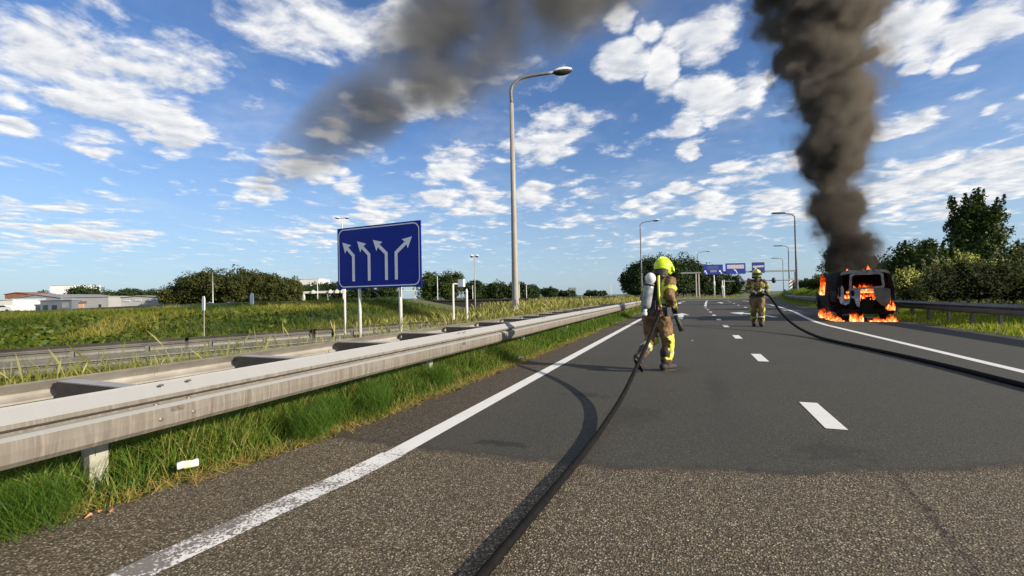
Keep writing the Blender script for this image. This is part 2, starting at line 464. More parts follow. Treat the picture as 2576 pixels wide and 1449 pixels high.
class MB:
    """collects primitives, builds ONE mesh"""
    def __init__(s):
        s.v = []; s.f = []; s.mi = []; s.cur = 0

    def add(s, vs, fs):
        b = len(s.v)
        s.v += [tuple(q) for q in vs]
        s.f += [tuple(b + i for i in f) for f in fs]
        s.mi += [s.cur] * len(fs)
        return s

    def box(s, c, size, rz=0.0, rx=0.0, ry=0.0):
        hx, hy, hz = (q / 2 for q in size)
        m = Euler((rx, ry, rz)).to_matrix()
        vs = [Vector(c) + m @ Vector((x * hx, y * hy, z * hz)) for z in (-1, 1) for y in (-1, 1) for x in (-1, 1)]
        return s.add(vs, [(0, 2, 3, 1), (4, 5, 7, 6), (0, 1, 5, 4), (2, 6, 7, 3), (0, 4, 6, 2), (1, 3, 7, 5)])

    def tube(s, pts, radii, n=8, cap=True, flat=1.0):
        pts = [Vector(q) for q in pts]
        if not isinstance(radii, (list, tuple)): radii = [radii] * len(pts)
        up = None; vs = []
        for i, q in enumerate(pts):
            t_ = (pts[min(i + 1, len(pts) - 1)] - pts[max(i - 1, 0)]).normalized()
            if up is None:
                up = Vector((0, 0, 1)) if abs(t_.z) < 0.9 else Vector((0, 1, 0))
            a = t_.cross(up).normalized(); b_ = a.cross(t_).normalized(); up = b_
            for k in range(n):
                an = 2 * math.pi * k / n
                vs.append(q + a * math.cos(an) * radii[i] + b_ * math.sin(an) * radii[i] * flat)
        fs = []
        for i in range(len(pts) - 1):
            for k in range(n):
                k2 = (k + 1) % n
                fs.append((i * n + k, i * n + k2, (i + 1) * n + k2, (i + 1) * n + k))
        if cap:
            fs.append(tuple(reversed(range(n)))); fs.append(tuple((len(pts) - 1) * n + k for k in range(n)))
        return s.add(vs, fs)

    def ell(s, c, r, seg=12, rings=8, rot=None, zmin=-1.0, zmax=1.0):
        m = rot.to_matrix() if rot else Matrix.Identity(3)
        vs = []; fs = []
        for i in range(rings + 1):
            ph_ = math.asin(zmin) + (math.asin(zmax) - math.asin(zmin)) * i / rings
            for k in range(seg):
                an = 2 * math.pi * k / seg
                vs.append(Vector(c) + m @ Vector((r[0] * math.cos(ph_) * math.cos(an), r[1] * math.cos(ph_) * math.sin(an), r[2] * math.sin(ph_))))
        for i in range(rings):
            for k in range(seg):
                k2 = (k + 1) % seg
                fs.append((i * seg + k, i * seg + k2, (i + 1) * seg + k2, (i + 1) * seg + k))
        if zmin > -1: fs.append(tuple(reversed(range(seg))))
        if zmax < 1: fs.append(tuple(rings * seg + k for k in range(seg)))
        return s.add(vs, fs)

    def prism(s, poly, axis_pt, u, v, nrm, th):
        """2-D polygon (in u, v) extruded by th along nrm"""
        u, v, nrm, o_ = Vector(u), Vector(v), Vector(nrm), Vector(axis_pt)
        n = len(poly)
        a = [o_ + u * p[0] + v * p[1] for p in poly]
        b_ = [q + nrm * th for q in a]
        fs = [tuple(reversed(range(n))), tuple(range(n, 2 * n))]
        for i in range(n):
            j = (i + 1) % n
            fs.append((i, j, n + j, n + i))
        return s.add(a + b_, fs)

    def build(s, name, m, parent=None, smooth=False):
        me = bpy.data.meshes.new(name)
        me.from_pydata(s.v, [], s.f)
        if isinstance(m, (list, tuple)):
            me.polygons.foreach_set('material_index', s.mi)
        me.update()
        return link(name, me, m, parent, smooth)


def np_mesh(name, verts, faces_flat, loop_tot, m, tint=None, parent=None):
    me = bpy.data.meshes.new(name)
    me.vertices.add(len(verts))
    me.vertices.foreach_set('co', verts.astype(np.float32).ravel())
    me.loops.add(len(faces_flat))
    me.loops.foreach_set('vertex_index', faces_flat.astype(np.int32))
    me.polygons.add(len(loop_tot))
    st = np.concatenate([[0], np.cumsum(loop_tot)[:-1]]).astype(np.int32)
    me.polygons.foreach_set('loop_start', st)
    me.polygons.foreach_set('loop_total', loop_tot.astype(np.int32))
    if tint is not None:
        at_ = me.attributes.new('tint', 'FLOAT', 'POINT')
        at_.data.foreach_set('value', tint.astype(np.float32))
    me.update(calc_edges=True)
    return link(name, me, m, parent)


# ---------------------------------------------------------------- terrain
def sstep(x, a, b):
    t_ = np.clip((x - a) / (b - a), 0, 1)
    return t_ * t_ * (3 - 2 * t_)


def height(x, y):
    x = np.asarray(x, float); y = np.asarray(y, float)
    h = -0.50 * sstep(-x, 5.5, 9.5) * (1 - sstep(y, 18, 30))
    # green bank across the swale: foot (-23,8)-(-10,13), crest (-40,14)-(-14,25)
    nx, ny = -0.384, 0.923
    u_ = (x + 23.2) * nx + (y - 7.9) * ny
    bank = 1.12 * sstep(u_, 1.0, 10.5) * (1 - sstep(u_, 26, 44))
    along = (x + 23.2) * ny - (y - 7.9) * nx
    bank *= (1 - sstep(along, 8.5, 15.0)) * sstep(-x, 6.5, 12.0)
    h = h + bank
    # rise behind the right-hand safety barrier
    h = h + 0.55 * sstep(x, 9.0, 14.0) * (1 - sstep(y, 100, 140))
    # low bank beyond the van on the right
    h = h + 0.9 * sstep(x, 7.9 + 0.05 * np.maximum(y - 40, 0), 11.0 + 0.05 * np.maximum(y - 40, 0)) * sstep(y, 28, 40) * (1 - sstep(y, 62, 80))
    h = h + 0.10 * sstep(-x, 3.2, 4.5) * sstep(y, 14, 30)
    return h


def sheet(name, xs, ys, hf, m):
    X, Y = np.meshgrid(xs, ys)
    Z = hf(X, Y)
    v = np.stack([X.ravel(), Y.ravel(), Z.ravel()], 1)
    nx_, ny_ = len(xs), len(ys)
    i = np.arange((nx_ - 1) * (ny_ - 1)); r_ = i // (nx_ - 1); c_ = i % (nx_ - 1)
    a = r_ * nx_ + c_
    f = np.stack([a, a + 1, a + nx_ + 1, a + nx_], 1)
    o = np_mesh(name, v, f.ravel(), np.full(len(f), 4), m)
    o.data.polygons.foreach_set('use_smooth', [True] * len(f))
    return o


def spaced(a, b, near, grow):
    out = [0.0]; s_ = near
    while out[-1] < max(abs(a), abs(b)): out.append(out[-1] + s_); s_ *= grow
    arr = np.array(sorted(set([-q for q in out] + out)))
    return arr[(arr >= a - 1e-6) & (arr <= b * 1.0001)] if True else arr


xs = np.concatenate([-np.geomspace(60, 2600, 24)[::-1], np.arange(-58, 40, 0.75), np.geomspace(42, 1600, 16)])
ys = np.concatenate([-np.geomspace(4, 600, 10)[::-1], np.arange(-3, 100, 0.9), np.geomspace(102, 2800, 26)])


def rL(y):     # left asphalt edge
    return np.interp(y, [-30, 0, 1.15, 2.0, 3.2, 4, 8, 27, 53, 66, 70], [-3.7, -3.7, -3.40, -3.14, -2.95, -2.92, -2.85, -2.8, -2.0, -1.6, -1.4])


def rR(y):     # right asphalt edge
    return np.interp(y, [-30, 16, 22, 35, 45, 59, 70], [7.15, 7.15, 7.3, 7.7, 8.3, 9.6, 11.5])


gnd = sheet('ground', xs, ys, lambda x, y: height(x, y) - 0.035, M_GROUND)
tag(gnd, 'rough grass ground around the motorway and rising green bank', kind='structure')

# road: one sheet with ragged left edge, crossing road at Y 70..86
yy = np.concatenate([np.arange(-12, 12, 0.12), np.arange(12, 72.01, 1.0)])
vv = []; ff = []
for k, y in enumerate(yy):
    l = float(rL(y)) + 0.05 * math.sin(y * 7.1) * math.sin(y * 2.3) + random.uniform(-0.03, 0.03)
    vv += [(l, y, 0.0), (1.1, y, 0.0), (float(rR(y)), y, 0.0)]
for k in range(len(yy) - 1):
    a = 3 * k
    ff += [(a, a + 1, a + 4, a + 3), (a + 1, a + 2, a + 5, a + 4)]
me = bpy.data.meshes.new('road'); me.from_pydata(vv, [], ff); me.update()
tag(link('road', me, M_ROAD), 'two-lane asphalt carriageway, coarse brown surface in front and smoother grey beyond', kind='structure')
mb = MB()
mb.add([(-40, 72.01, 0.0), (70, 72.01, 0.0), (70, 86, 0.0), (-40, 86, 0.0)], [(0, 1, 2, 3)])
tag(mb.build('crossing_road', M_ROAD), 'asphalt road crossing at the junction ahead', kind='structure')
# pale raised verge / kerb past the stop line
mb = MB(); mb.box((-8.0, 87.5, 0.06), (60, 0.3, 0.12)); mb.box((-8, 71.6, 0.06), (12.5, 0.25, 0.12))
tag(mb.build('kerb', noisy((0.35, 0.34, 0.31), (0.45, 0.44, 0.4), 3, world=True)), 'pale concrete kerb at the junction', kind='structure')

# ---------------------------------------------------------------- road markings (4 mm above)
def strip_mb(mb, pts, wd, z=0.004):
    n = len(pts); vs = []
    for i, (x, y) in enumerate(pts):
        a = Vector(pts[max(i - 1, 0)]); b_ = Vector(pts[min(i + 1, n - 1)])
        d_ = (b_ - a).normalized(); nn = Vector((-d_.y, d_.x))
        vs += [(x + nn.x * wd / 2, y + nn.y * wd / 2, z), (x - nn.x * wd / 2, y - nn.y * wd / 2, z)]
    mb.add(vs, [(2 * i + 1, 2 * i + 3, 2 * i + 2, 2 * i) for i in range(n - 1)])
    return mb


mk = strip_mb(MB(), [(-2.17, y) for y in np.arange(2.85, 34, 1.0)] + [(-2.15, 36), (-2.0, 44), (-1.6, 53), (-1.1, 60), (-0.6, 68)], 0.17)
strip_mb(mk, [(-2.50, -3.0), (-2.42, 0.0), (-2.34, 1.3), (-2.27, 1.9), (-2.20, 2.4), (-2.175, 2.845)], 0.20)
tag(mk.build('edge_line', M_PAINT), 'long white edge line on the left beside the grass, worn in front', kind='structure')
mk = strip_mb(MB(), [(4.32, y) for y in (-3, 2, 6, 10, 14, 18)] + [(4.42, 20), (4.85, 24), (5.45, 29), (6.1, 37), (6.5, 44), (6.5, 56), (6.6, 66)], 0.16)
tag(mk.build('edge_line', M_PAINT), 'white edge line on the right running in front of the burning van', kind='structure')
dash_y = [4.6 + 4.05 * k for k in range(-1, 9)]
for k, y in enumerate(dash_y):
    mk = strip_mb(MB(), [(1.15, y), (1.15, y + 1.0)], 0.165)
    o = mk.build('lane_dash', M_PAINT)
    tag(o, 'short white dash of the lane line in the middle of the road', kind='structure', group='dashes of the lane line')
mk = strip_mb(MB(), [(1.22, 41.5), (1.4, 46), (1.6, 52), (1.9, 60), (2.3, 69)], 0.2)
tag(mk.build('lane_line', M_PAINT), 'solid white lane line before the junction', kind='structure')
mk = MB()
for x, y in ((3.9, 37), (3.95, 43), (4.2, 50), (4.4, 57), (4.7, 64), (5.4, 31)):
    strip_mb(mk, [(x, y), (x + 0.05, y + 1.6)], 0.16)
strip_mb(mk, [(-1.3, 70.4), (4.5, 70.4), (10.5, 70.4)], 0.5)
tag(mk.build('lane_marking', M_PAINT), 'far dashes and stop line at the junction', kind='structure', )


def arrow_poly(cx_, cy_, ang, L=6.0):
    """straight lane arrow pointing along ang (0 = +Y), long shape"""
    c, s_ = math.cos(ang), math.sin(ang)
    P = [(-0.13, 0), (0.13, 0), (0.13, L * .62), (0.42, L * .62), (0, L), (-0.42, L * .62), (-0.13, L * .62)]
    return [(cx_ + x * c + y * s_, cy_ - x * s_ + y * c, 0.004) for x, y in P]


mk = MB(); mk.add(arrow_poly(-0.45, 21.8, 0.0, 6.2), [tuple(range(7))])
tag(mk.build('lane_arrow', M_PAINT), 'white straight arrow painted in the left lane', kind='structure')
mk = MB()
mk.add([(3.5, 23.2, .004), (3.76, 23.3, .004), (3.42, 26.2, .004), (2.75, 27.9, .004), (2.95, 29.0, .004), (2.1, 28.3, .004), (2.55, 26.2, .004), (2.65, 27.0, .004), (3.18, 25.8, .004)], [tuple(range(9))])
tag(mk.build('lane_arrow', M_PAINT), 'white left-bending arrow painted behind the far firefighter', kind='structure')
mk = MB(); mk.add(arrow_poly(-1.1, 52, 0.0, 5), [tuple(range(7))]); mk.add(arrow_poly(3.2, 52, 0.0, 5), [tuple(range(7))])
tag(mk.build('lane_arrow', M_PAINT), 'pair of far white lane arrows near the junction', kind='structure')

# ---------------------------------------------------------------- safety barriers
PROF = [(0.020, .0), (0.050, .008), (0.076, .036), (0.083, .090), (0.079, .148), (0.050, .166), (0.020, .170), (0.020, .184), (0.052, .194), (0.080, .208), (0.078, .232), (0.002, .298), (-0.008, .310)]


def beam_mesh(L, bm_=None):
    """W-beam section, thickness 4 mm, runs along +Y from 0 to L, faces +X, bottom at z = 0"""
    ys_ = np.linspace(0, L, 5)
    inner = [(x - 0.005, z) for x, z in PROF]
    vs = []; fs = []
    n = len(PROF)
    for y in ys_:
        vs += [(x, y, z) for x, z in PROF] + [(x, y, z) for x, z in inner]
    for i in range(len(ys_) - 1):
        a = i * 2 * n; b_ = a + 2 * n
        for k in range(n - 1):
            fs.append((a + k, b_ + k, b_ + k + 1, a + k + 1))
            fs.append((a + n + k, a + n + k + 1, b_ + n + k + 1, b_ + n + k))
        fs.append((a, a + n, b_ + n, b_)); fs.append((a + n - 1, b_ + n - 1, b_ + 2 * n - 1, a + 2 * n - 1))
    e = (len(ys_) - 1) * 2 * n
    for k in range(n - 1):
        fs.append((k, k + 1, n + k + 1, n + k)); fs.append((e + k, e + n + k, e + n + k + 1, e + k + 1))
    me = bpy.data.meshes.new('beam'); me.from_pydata(vs, [], fs); me.update()
    me.materials.append(bm_ or M_GALV)
    return me


BEAM4 = beam_mesh(4.08)
BEAM4R = beam_mesh(4.08, M_GALV_REAR_LIT)
BEAM4S = beam_mesh(4.08, M_GALV_SHADE)


def child(name, me, parent, loc=(0, 0, 0), rz=0.0, m=None):
    o = bpy.data.objects.new(name, me); COL.objects.link(o)
    if m is not None and not me.materials: me.materials.append(m)
    o.parent = parent; o.location = loc; o.rotation_euler = (0, 0, rz)
    return o


def mesh_of(mb, m, smooth=False):
    me = bpy.data.meshes.new('piece'); me.from_pydata(mb.v, [], mb.f); me.update(); me.materials.append(m)
    if smooth: me.polygons.foreach_set('use_smooth', [True] * len(me.polygons))
    return me


def post_mb(h):
    b = MB()   # C-section post
    b.box((0, 0, h / 2), (0.008, 0.10, h)); b.box((-0.032, 0.046, h / 2), (0.056, 0.008, h)); b.box((-0.032, -0.046, h / 2), (0.056, 0.008, h))
    return b


ZB = 0.39
gr = empty('guard_rail', (0, 0, 0))
tag(gr, 'double-sided galvanised steel crash barrier with spacers along the grass left of the road', 'crash barrier')
y0 = -2.05
for k in range(9):
    o = child('beam', BEAM4, gr, (-3.24 - 0.004 * (k % 2), y0 + 4 * k + (0.0), ZB))
    me2 = child('beam', BEAM4R, gr, (-4.16 + 0.004 * (k % 2), y0 + 4 * k + 4.08 + 0.4, ZB), math.pi)
    me2['label'] = 'rear beam of the double barrier, paler and half hidden in grass'
postm = mesh_of(post_mb(0.56), M_POST)
sp = MB(); sp.box((0, 0, 0.20), (0.86, 0.006, 0.17)); sp.box((0, 0.045, 0.125), (0.86, 0.09, 0.006))
spm = mesh_of(sp, noisy((0.035, 0.030, 0.027), (0.07, 0.058, 0.048), 9, 0.8))  # dark rusty web, the shade on its face put into the colour
spt = mesh_of(MB().box((0, 0.045, 0.290), (0.86, 0.096, 0.007)), M_GALV_DARK)
boltm = mesh_of(MB().ell((0, 0, 0), (0.008, 0.017, 0.017), 8, 4), M_BOLT)
boltt = mesh_of(MB().ell((0, 0, 0), (0.017, 0.017, 0.007), 8, 4), M_BOLT)
platem = mesh_of(MB().box((0, 0, 0), (0.004, 0.085, 0.035)).box((0.003, -0.02, 0), (0.004, 0.03, 0.022)).box((0.003, 0.02, 0), (0.004, 0.03, 0.022)), M_BOLT)
for k in range(26):
    y = 0.35 + 1.333 * k
    if k % 3 == 1 or k < 2: child('post', postm, gr, (-3.62, y, 0.0))
    if k % 3 == 1: child('post', postm, gr, (-3.82, y + 0.05, 0.0), math.pi)
    s_ = child('spacer', spm, gr, (-3.70, y, ZB)); child('flange', spt, s_)
for k in range(9):
    yj = y0 + 4 * k
    for dy_ in (0.03, -0.14):
        child('bolt', boltt, gr, (-3.192, yj + dy_, ZB + 0.292))
    for dy_ in (0.04, -0.16):
        child('bolt', boltm, gr, (-3.162, yj + dy_, ZB + 0.08))
        child('bolt', boltm, gr, (-3.205, yj + dy_, ZB + 0.165))
    child('splice_plate', platem, gr, (-3.161, yj - 0.06, ZB + 0.125))

postd = mesh_of(post_mb(0.56), M_GALV_SHADE)
# second double barrier in the swale, overgrown
az2 = -math.atan2(0.39, 0.92)
sw = empty('guard_rail', (-14.6, 1.0, -0.50), az2)
tag(sw, 'overgrown crash barrier half sunk in tall grass below the green bank', 'crash barrier')
for k in range(5):
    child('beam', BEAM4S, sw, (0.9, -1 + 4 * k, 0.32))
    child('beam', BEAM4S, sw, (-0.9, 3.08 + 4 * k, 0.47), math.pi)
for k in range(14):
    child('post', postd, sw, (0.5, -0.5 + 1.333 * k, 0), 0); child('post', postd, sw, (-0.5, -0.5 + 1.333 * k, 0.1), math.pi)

# right barrier
rr_ = empty('guard_rail', (0, 0, 0))
tag(rr_, 'single steel crash barrier in shade below the shrubs on the right', 'crash barrier')
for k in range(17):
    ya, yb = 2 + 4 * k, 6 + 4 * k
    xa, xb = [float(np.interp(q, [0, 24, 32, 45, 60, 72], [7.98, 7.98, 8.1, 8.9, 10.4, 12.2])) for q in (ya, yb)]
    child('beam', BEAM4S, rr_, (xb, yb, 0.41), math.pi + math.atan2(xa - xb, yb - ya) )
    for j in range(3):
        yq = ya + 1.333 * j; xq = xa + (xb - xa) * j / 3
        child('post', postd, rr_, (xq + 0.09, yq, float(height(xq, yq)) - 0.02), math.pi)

# ---------------------------------------------------------------- hoses
M_HOSE = noisy((0.003, 0.003, 0.003), (0.009, 0.008, 0.008), 14, 0.8, 0.3, 60, world=True, spec=0.15)


def catmull(P, n=10):
    P = [Vector(p) for p in P]; Q = [P[0] * 2 - P[1]] + P + [P[-1] * 2 - P[-2]]; out = []
    for i in range(1, len(Q) - 2):
        for k in range(n):
            t_ = k / n
            a, b_, c, d_ = Q[i - 1:i + 3]
            out.append(0.5 * ((2 * b_) + (c - a) * t_ + (2 * a - 5 * b_ + 4 * c - d_) * t_ ** 2 + (3 * b_ - a - 3 * c + d_) * t_ ** 3))
    out.append(P[-1]); return out


hp = [(-0.86, -1.5, 0.027), (-0.90, 0.2, 0.027), (-0.875, 1.2, 0.027), (-0.84, 1.9, 0.027), (-0.80, 2.6, 0.027), (-0.765, 3.3, 0.028), (-0.73, 4.0, 0.055), (-0.68, 4.8, 0.145), (-0.62, 5.6, 0.325), (-0.54, 6.3, 0.56), (-0.46, 6.85, 0.81), (-0.40, 7.2, 0.985), (-0.33, 7.38, 1.02)]
HOSE1 = catmull(hp, 8)
o = MB().tube(HOSE1, 0.024, 12).build('fire_hose', M_HOSE, None, True)
tag(o, 'black fire hose rising from the foreground asphalt to the nearer firefighter', 'fire hose')
hp = [(3.9, 3.0, .03), (3.78, 5.4, .03), (3.64, 7.14, 0.03), (3.56, 8.43, .03), (3.38, 9.92, .03), (3.04, 12.1, .03), (2.9, 13.3, .06), (2.74, 14.6, .22), (2.62, 15.8, 0.52), (2.55, 16.6, .84), (2.47, 17.08, 1.05), (2.30, 17.08, 1.10)]
o = MB().tube(catmull(hp, 8), 0.035, 10).build('fire_hose', M_HOSE, None, True)
tag(o, 'black fire hose crossing the right lane to the farther firefighter', 'fire hose')


# ---------------------------------------------------------------- lamps and poles
def street_lamp(base, h, arm_az, arm_len, rise, r0, r1, head_len, head_w, label, cat='street lamp', mpole=None, flat=False, lean=0.0, double=False):
    mpole = mpole or M_POLE
    e = empty('street_lamp', base)
    tag(e, label, cat, 'street lamps along the motorway')
    a = Vector((math.sin(arm_az), math.cos(arm_az), 0))
    MB().tube([(0, 0, -0.3), (0, 0, h * 0.12), (0, 0, h * 0.5), (0, 0, h)], [r0, r0, (r0 + r1) / 2, r1], 12).build('pole', mpole, e, True)
    MB().box((0.0, -r0 - 0.004, 0.9), (r0 * 1.1, 0.012, 0.35)).build('service_door', mpole, e)
    for sgn in ((1, -1) if double else (1,)):
        aa = a * sgn
        pts = [Vector((0, 0, h - 0.02)), Vector((0, 0, h + rise * 0.45)), aa * arm_len * 0.10 + Vector((0, 0, h + rise * 0.68)), aa * arm_len * 0.32 + Vector((0, 0, h + rise * 0.86)), aa * arm_len + Vector((0, 0, h + rise))]
        pts = catmull(pts, 5)
        MB().tube(pts, [r1 * 0.78] * len(pts), 8).build('arm', M_POLE_DARK, e, True)
        hc = aa * (arm_len + head_len * 0.45) + Vector((0, 0, h + rise + 0.04))
        rot = Quaternion((0, 0, 1), math.atan2(aa.y, aa.x)) @ Quaternion((0, 1, 0), -0.12)
        if flat:
            mb_ = MB(); mb_.box(hc, (head_len, head_w, 0.12), math.atan2(aa.y, aa.x)); hd = mb_.build('lamp_head', M_HEAD_UNDER, e)
            mb_ = MB(); mb_.box(hc - Vector((0, 0, .075)), (head_len * .8, head_w * .8, 0.03), math.atan2(aa.y, aa.x)); mb_.build('lamp_glass', M_HEAD_UNDER, hd)
        else:
            hd = MB().ell(hc, (head_len / 2, head_w / 2, 0.16), 16, 6, rot, 0.0, 1.0).build('lamp_head', M_HEAD_TOP, e, True)
            MB().ell(hc - Vector((0, 0, 0.002)), (head_len / 2 * 0.96, head_w / 2 * 0.96, 0.17), 16, 6, rot, -1.0, 0.0).build('lamp_glass', M_HEAD_UNDER, hd, True)
    return e


street_lamp((-6.59, 16.76, 0), 9.15, R(68), 1.75, 1.25, 0.145, 0.085, 0.85, 0.34, 'tall grey street lamp with oval head, nearest to the camera', mpole=noisy((0.23, 0.215, 0.19), (0.30, 0.28, 0.25), 1.5, 0.55))
street_lamp((-6.0, 62.2, 0), 10.1, R(80), 1.7, 0.95, 0.12, 0.07, 0.9, 0.4, 'slim street lamp left of the road above the nearer firefighter, head to the right', mpole=M_POLE_DARK)
street_lamp((11.75, 60.7, 0), 9.4, R(-110), 1.3, 0.95, 0.15, 0.09, 1.35, 0.45, 'tallest street lamp on the right, flat head reaching left over the speed sign', mpole=M_POLE_DARK, flat=True)
street_lamp((17.9, 98.8, 0), 8.9, R(-110), 1.3, 0.95, 0.15, 0.09, 1.45, 0.45, 'second street lamp on the right behind the gantry', mpole=M_POLE_DARK, flat=True)
street_lamp((23.6, 138, 0), 9.4, R(-110), 1.5, 0.6, 0.12, 0.08, 1.5, 0.35, 'smallest and farthest flat-headed street lamp on the right', mpole=M_POLE_DARK, flat=True)
street_lamp((2.2, 128, 0), 11.2, R(80), 2.2, 0.9, 0.12, 0.08, 1.3, 0.4, 'street lamp peeping over the round trees behind the firefighter helmet', mpole=M_POLE_DARK)
street_lamp((-50.9, 54.9, 0), 14.1, R(65), 0.4, 0.1, 0.11, 0.07, 0.8, 0.4, 'tall thin T-shaped lamp mast behind the blue lane sign', mpole=M_POLE_LIGHT, double=True)
street_lamp((-20.27, 40.3, 0), 5.3, R(65), 0.12, 0.06, 0.045, 0.035, 0.32, 0.16, 'thin T-shaped lamp mast between the blue sign and the tall lamp', mpole=M_POLE, double=True)
street_lamp((-37.05, 60.5, 0), 4.7, R(60), 0.5, 0.35, 0.07, 0.05, 0.3, 0.18, 'pale hooked lamp in front of the trees right of the blue sign', mpole=M_POLE_LIGHT)
street_lamp((-70.1, 47.2, 0), 6.0, R(60), 1.0, 0.4, 0.08, 0.05, 0.6, 0.25, 'pale hooked lamp in front of the big tree clump on the left', mpole=M_POLE_LIGHT)
for (x, y, h, lab) in ((-54.7, 53.4, 4.3, 'pale pole rising through the white portal on the left'), (-25.0, 65.3, 3.2, 'short pale pole just right of the tall lamp'), (-24.0, 65.8, 2.95, 'second short pale pole right of the tall lamp'), (-11.6, 70.8, 2.75, 'thin pale pole on the skyline left of the round trees'),
                       (-31.8, 62.4, 3.0, 'thin dull pole in the gap of the distant treeline'), (31.0, 118, 6.5, 'faint thin pole on the skyline right of the speed sign')):
    e = MB().tube([(0, 0, -0.3), (0, 0, h)], [0.075, 0.05], 8).tube([(0, 0, h), (0.12, 0, h + 0.05)], 0.05, 6).build('pole', M_POLE_LIGHT if y < 100 else M_POLE, None, True)
    e.location = (x, y, 0); tag(e, lab, 'pole')


# ---------------------------------------------------------------- blue lane sign
def rrect(w_, h_, r_, n=6, inset=0.0):
    P = []
    for cx_, cy_, a0 in ((w_ - r_ - inset, r_ + inset, -90), (w_ - r_ - inset, h_ - r_ - inset, 0), (r_ + inset, h_ - r_ - inset, 90), (r_ + inset, r_ + inset, 180)):
        for k in range(n + 1):
            a = R(a0 + 90 * k / n); P.append((cx_ + r_ * math.cos(a), cy_ + r_ * math.sin(a)))
    return P


def ring(mb, outer, inner, y):
    n = len(outer)
    mb.add([(p[0], y, p[1]) for p in outer] + [(p[0], y, p[1]) for p in inner], [(i, (i + 1) % n, n + (i + 1) % n, n + i) for i in range(n)])


PW, PH = 3.10, 1.86
sg = empty('lane_sign', (-10.03, 10.60, 1.54), R(-2.2))
tag(sg, 'large blue lane direction sign with four white arrows on two pale posts', 'road sign')
MB().prism([(0, 0), (PW, 0), (PW, PH), (0, PH)], (0, 0, 0), (1, 0, 0), (0, 0, 1), (0, 1, 0), 0.03).build('panel', M_BLUE, sg)
mb = MB()
ring(mb, rrect(PW, PH, 0.20, 6, 0.045), rrect(PW, PH, 0.175, 6, 0.075), -0.004)
mb.build('border', M_WHITE_SIGN, sg)


def lane_arrow_mb(mb, x, tipx, s_=1.0):
    yb, ym, yt = 0.12 * PH, 0.535 * PH, 0.765 * PH
    wd = 0.105
    dx_ = tipx - x; dz_ = yt - ym
    L = math.hypot(dx_, dz_); ux, uz = dx_ / L, dz_ / L; nx_, nz_ = -uz, ux
    hl = 0.27; hx, hz = tipx - ux * hl, yt - uz * hl
    sgn = -1 if dx_ < 0 else 1
    h2 = wd / 2; k = math.tan(math.atan2(abs(dx_), dz_) / 2) * h2
    # stem (outer side first)
    stem = [(x - h2, yb), (x + h2, yb), (x + h2, ym + (k if sgn < 0 else -k)), (hx - nx_ * h2, hz - nz_ * h2), (hx + nx_ * h2, hz + nz_ * h2), (x - h2, ym - (k if sgn < 0 else -k))]
    head = [(hx - nx_ * 0.17 - ux * .05, hz - nz_ * 0.17 - uz * .05), (tipx, yt), (hx + nx_ * 0.17 - ux * .05, hz + nz_ * 0.17 - uz * .05), (hx, hz)]
    mb.add([(a, -0.004, b_) for a, b_ in stem], [(0, 1, 2, 5), (5, 2, 3, 4)])
    mb.add([(a, -0.004, b_) for a, b_ in head], [(3, 0, 1), (3, 1, 2)])


for x, tx in ((0.205, 0.065), (0.40, 0.255), (0.607, 0.45), (0.722, 0.905)):
    m_ = MB(); lane_arrow_mb(m_, x * PW, tx * PW); m_.build('arrow', M_WHITE_SIGN, sg)
for x in (0.25, 0.74):
    MB().tube([(x * PW, 0.09, -2.1), (x * PW, 0.09, PH - 0.1)], 0.05, 10).build('post', M_POLE_LIGHT, sg, True)
for z in (0.35, 1.4):
    MB().box((PW / 2, 0.05, z), (PW * 0.94, 0.03, 0.06)).build('rail', M_BACK, sg)
e = MB().tube([(0, 0, -0.4), (0, 0, 1.75)], 0.035, 8).build('sign_post', M_POLE_LIGHT, None, True); e.location = (-10.6, 11.5, 0)
tag(e, 'thin pale post standing just left of the lane sign posts', 'post')


def box_at(name, label, cat, loc, mbs, rz=0.0):
    e = empty(name, loc, rz); tag(e, label, cat)
    for nm, mb_, m_ in mbs: mb_.build(nm, m_, e)
    return e


box_at('camera_post', 'white L-shaped post carrying a small box, right of the lane sign', 'post', (-9.95, 17.58, 0), [
    ('pole', MB().tube([(0, 0, -0.4), (0, 0, 1.82)], 0.05, 8), M_POLE_LIGHT), ('arm', MB().tube([(0, 0, 1.82), (0.36, .15, 1.82)], 0.045, 8), M_POLE_LIGHT),
    ('sensor_box', MB().box((0.36, .15, 1.86), (0.26, 0.2, 0.34)), M_WHITE_SIGN)])
box_at('marker_post', 'plain white post standing between the L-shaped post and the tall lamp', 'post', (-8.43, 16.0, 0), [
    ('pole', MB().tube([(0, 0, -0.3), (0, 0, 1.42)], 0.05, 8), M_POLE_LIGHT), ('cap', MB().tube([(0, 0, 1.42), (0, 0, 1.55)], [0.06, 0.03], 8), M_WHITE_SIGN)])
box_at('delineator_post', 'slim white-topped delineator post rising from the bank on the left', 'post', (-15.3, 10.0, -0.2), [
    ('stem', MB().tube([(0, 0, -0.3), (0, 0, 1.3)], 0.014, 6), M_POLE), ('blade', MB().prism([(-.06, 0), (.06, 0), (.065, .38), (.035, .48), (-.035, .48), (-.065, .38)], (0, -.03, 1.15), (1, 0, 0), (0, 0, 1), (0, 1, 0), .03), M_WHITE_SIGN)])
box_at('delineator_post', 'broad white delineator post on top of the bank before the big trees', 'post', (-29.43, 22.65, 0.9), [
    ('stem', MB().tube([(0, 0, -0.3), (0, 0, 0.3)], 0.05, 6), M_POLE_LIGHT), ('blade', MB().prism([(-.16, 0), (.16, 0), (.18, .62), (.09, .84), (-.09, .84), (-.18, .62)], (0, -.04, .1), (1, 0, 0), (0, 0, 1), (0, 1, 0), .06), M_WHITE_SIGN)])


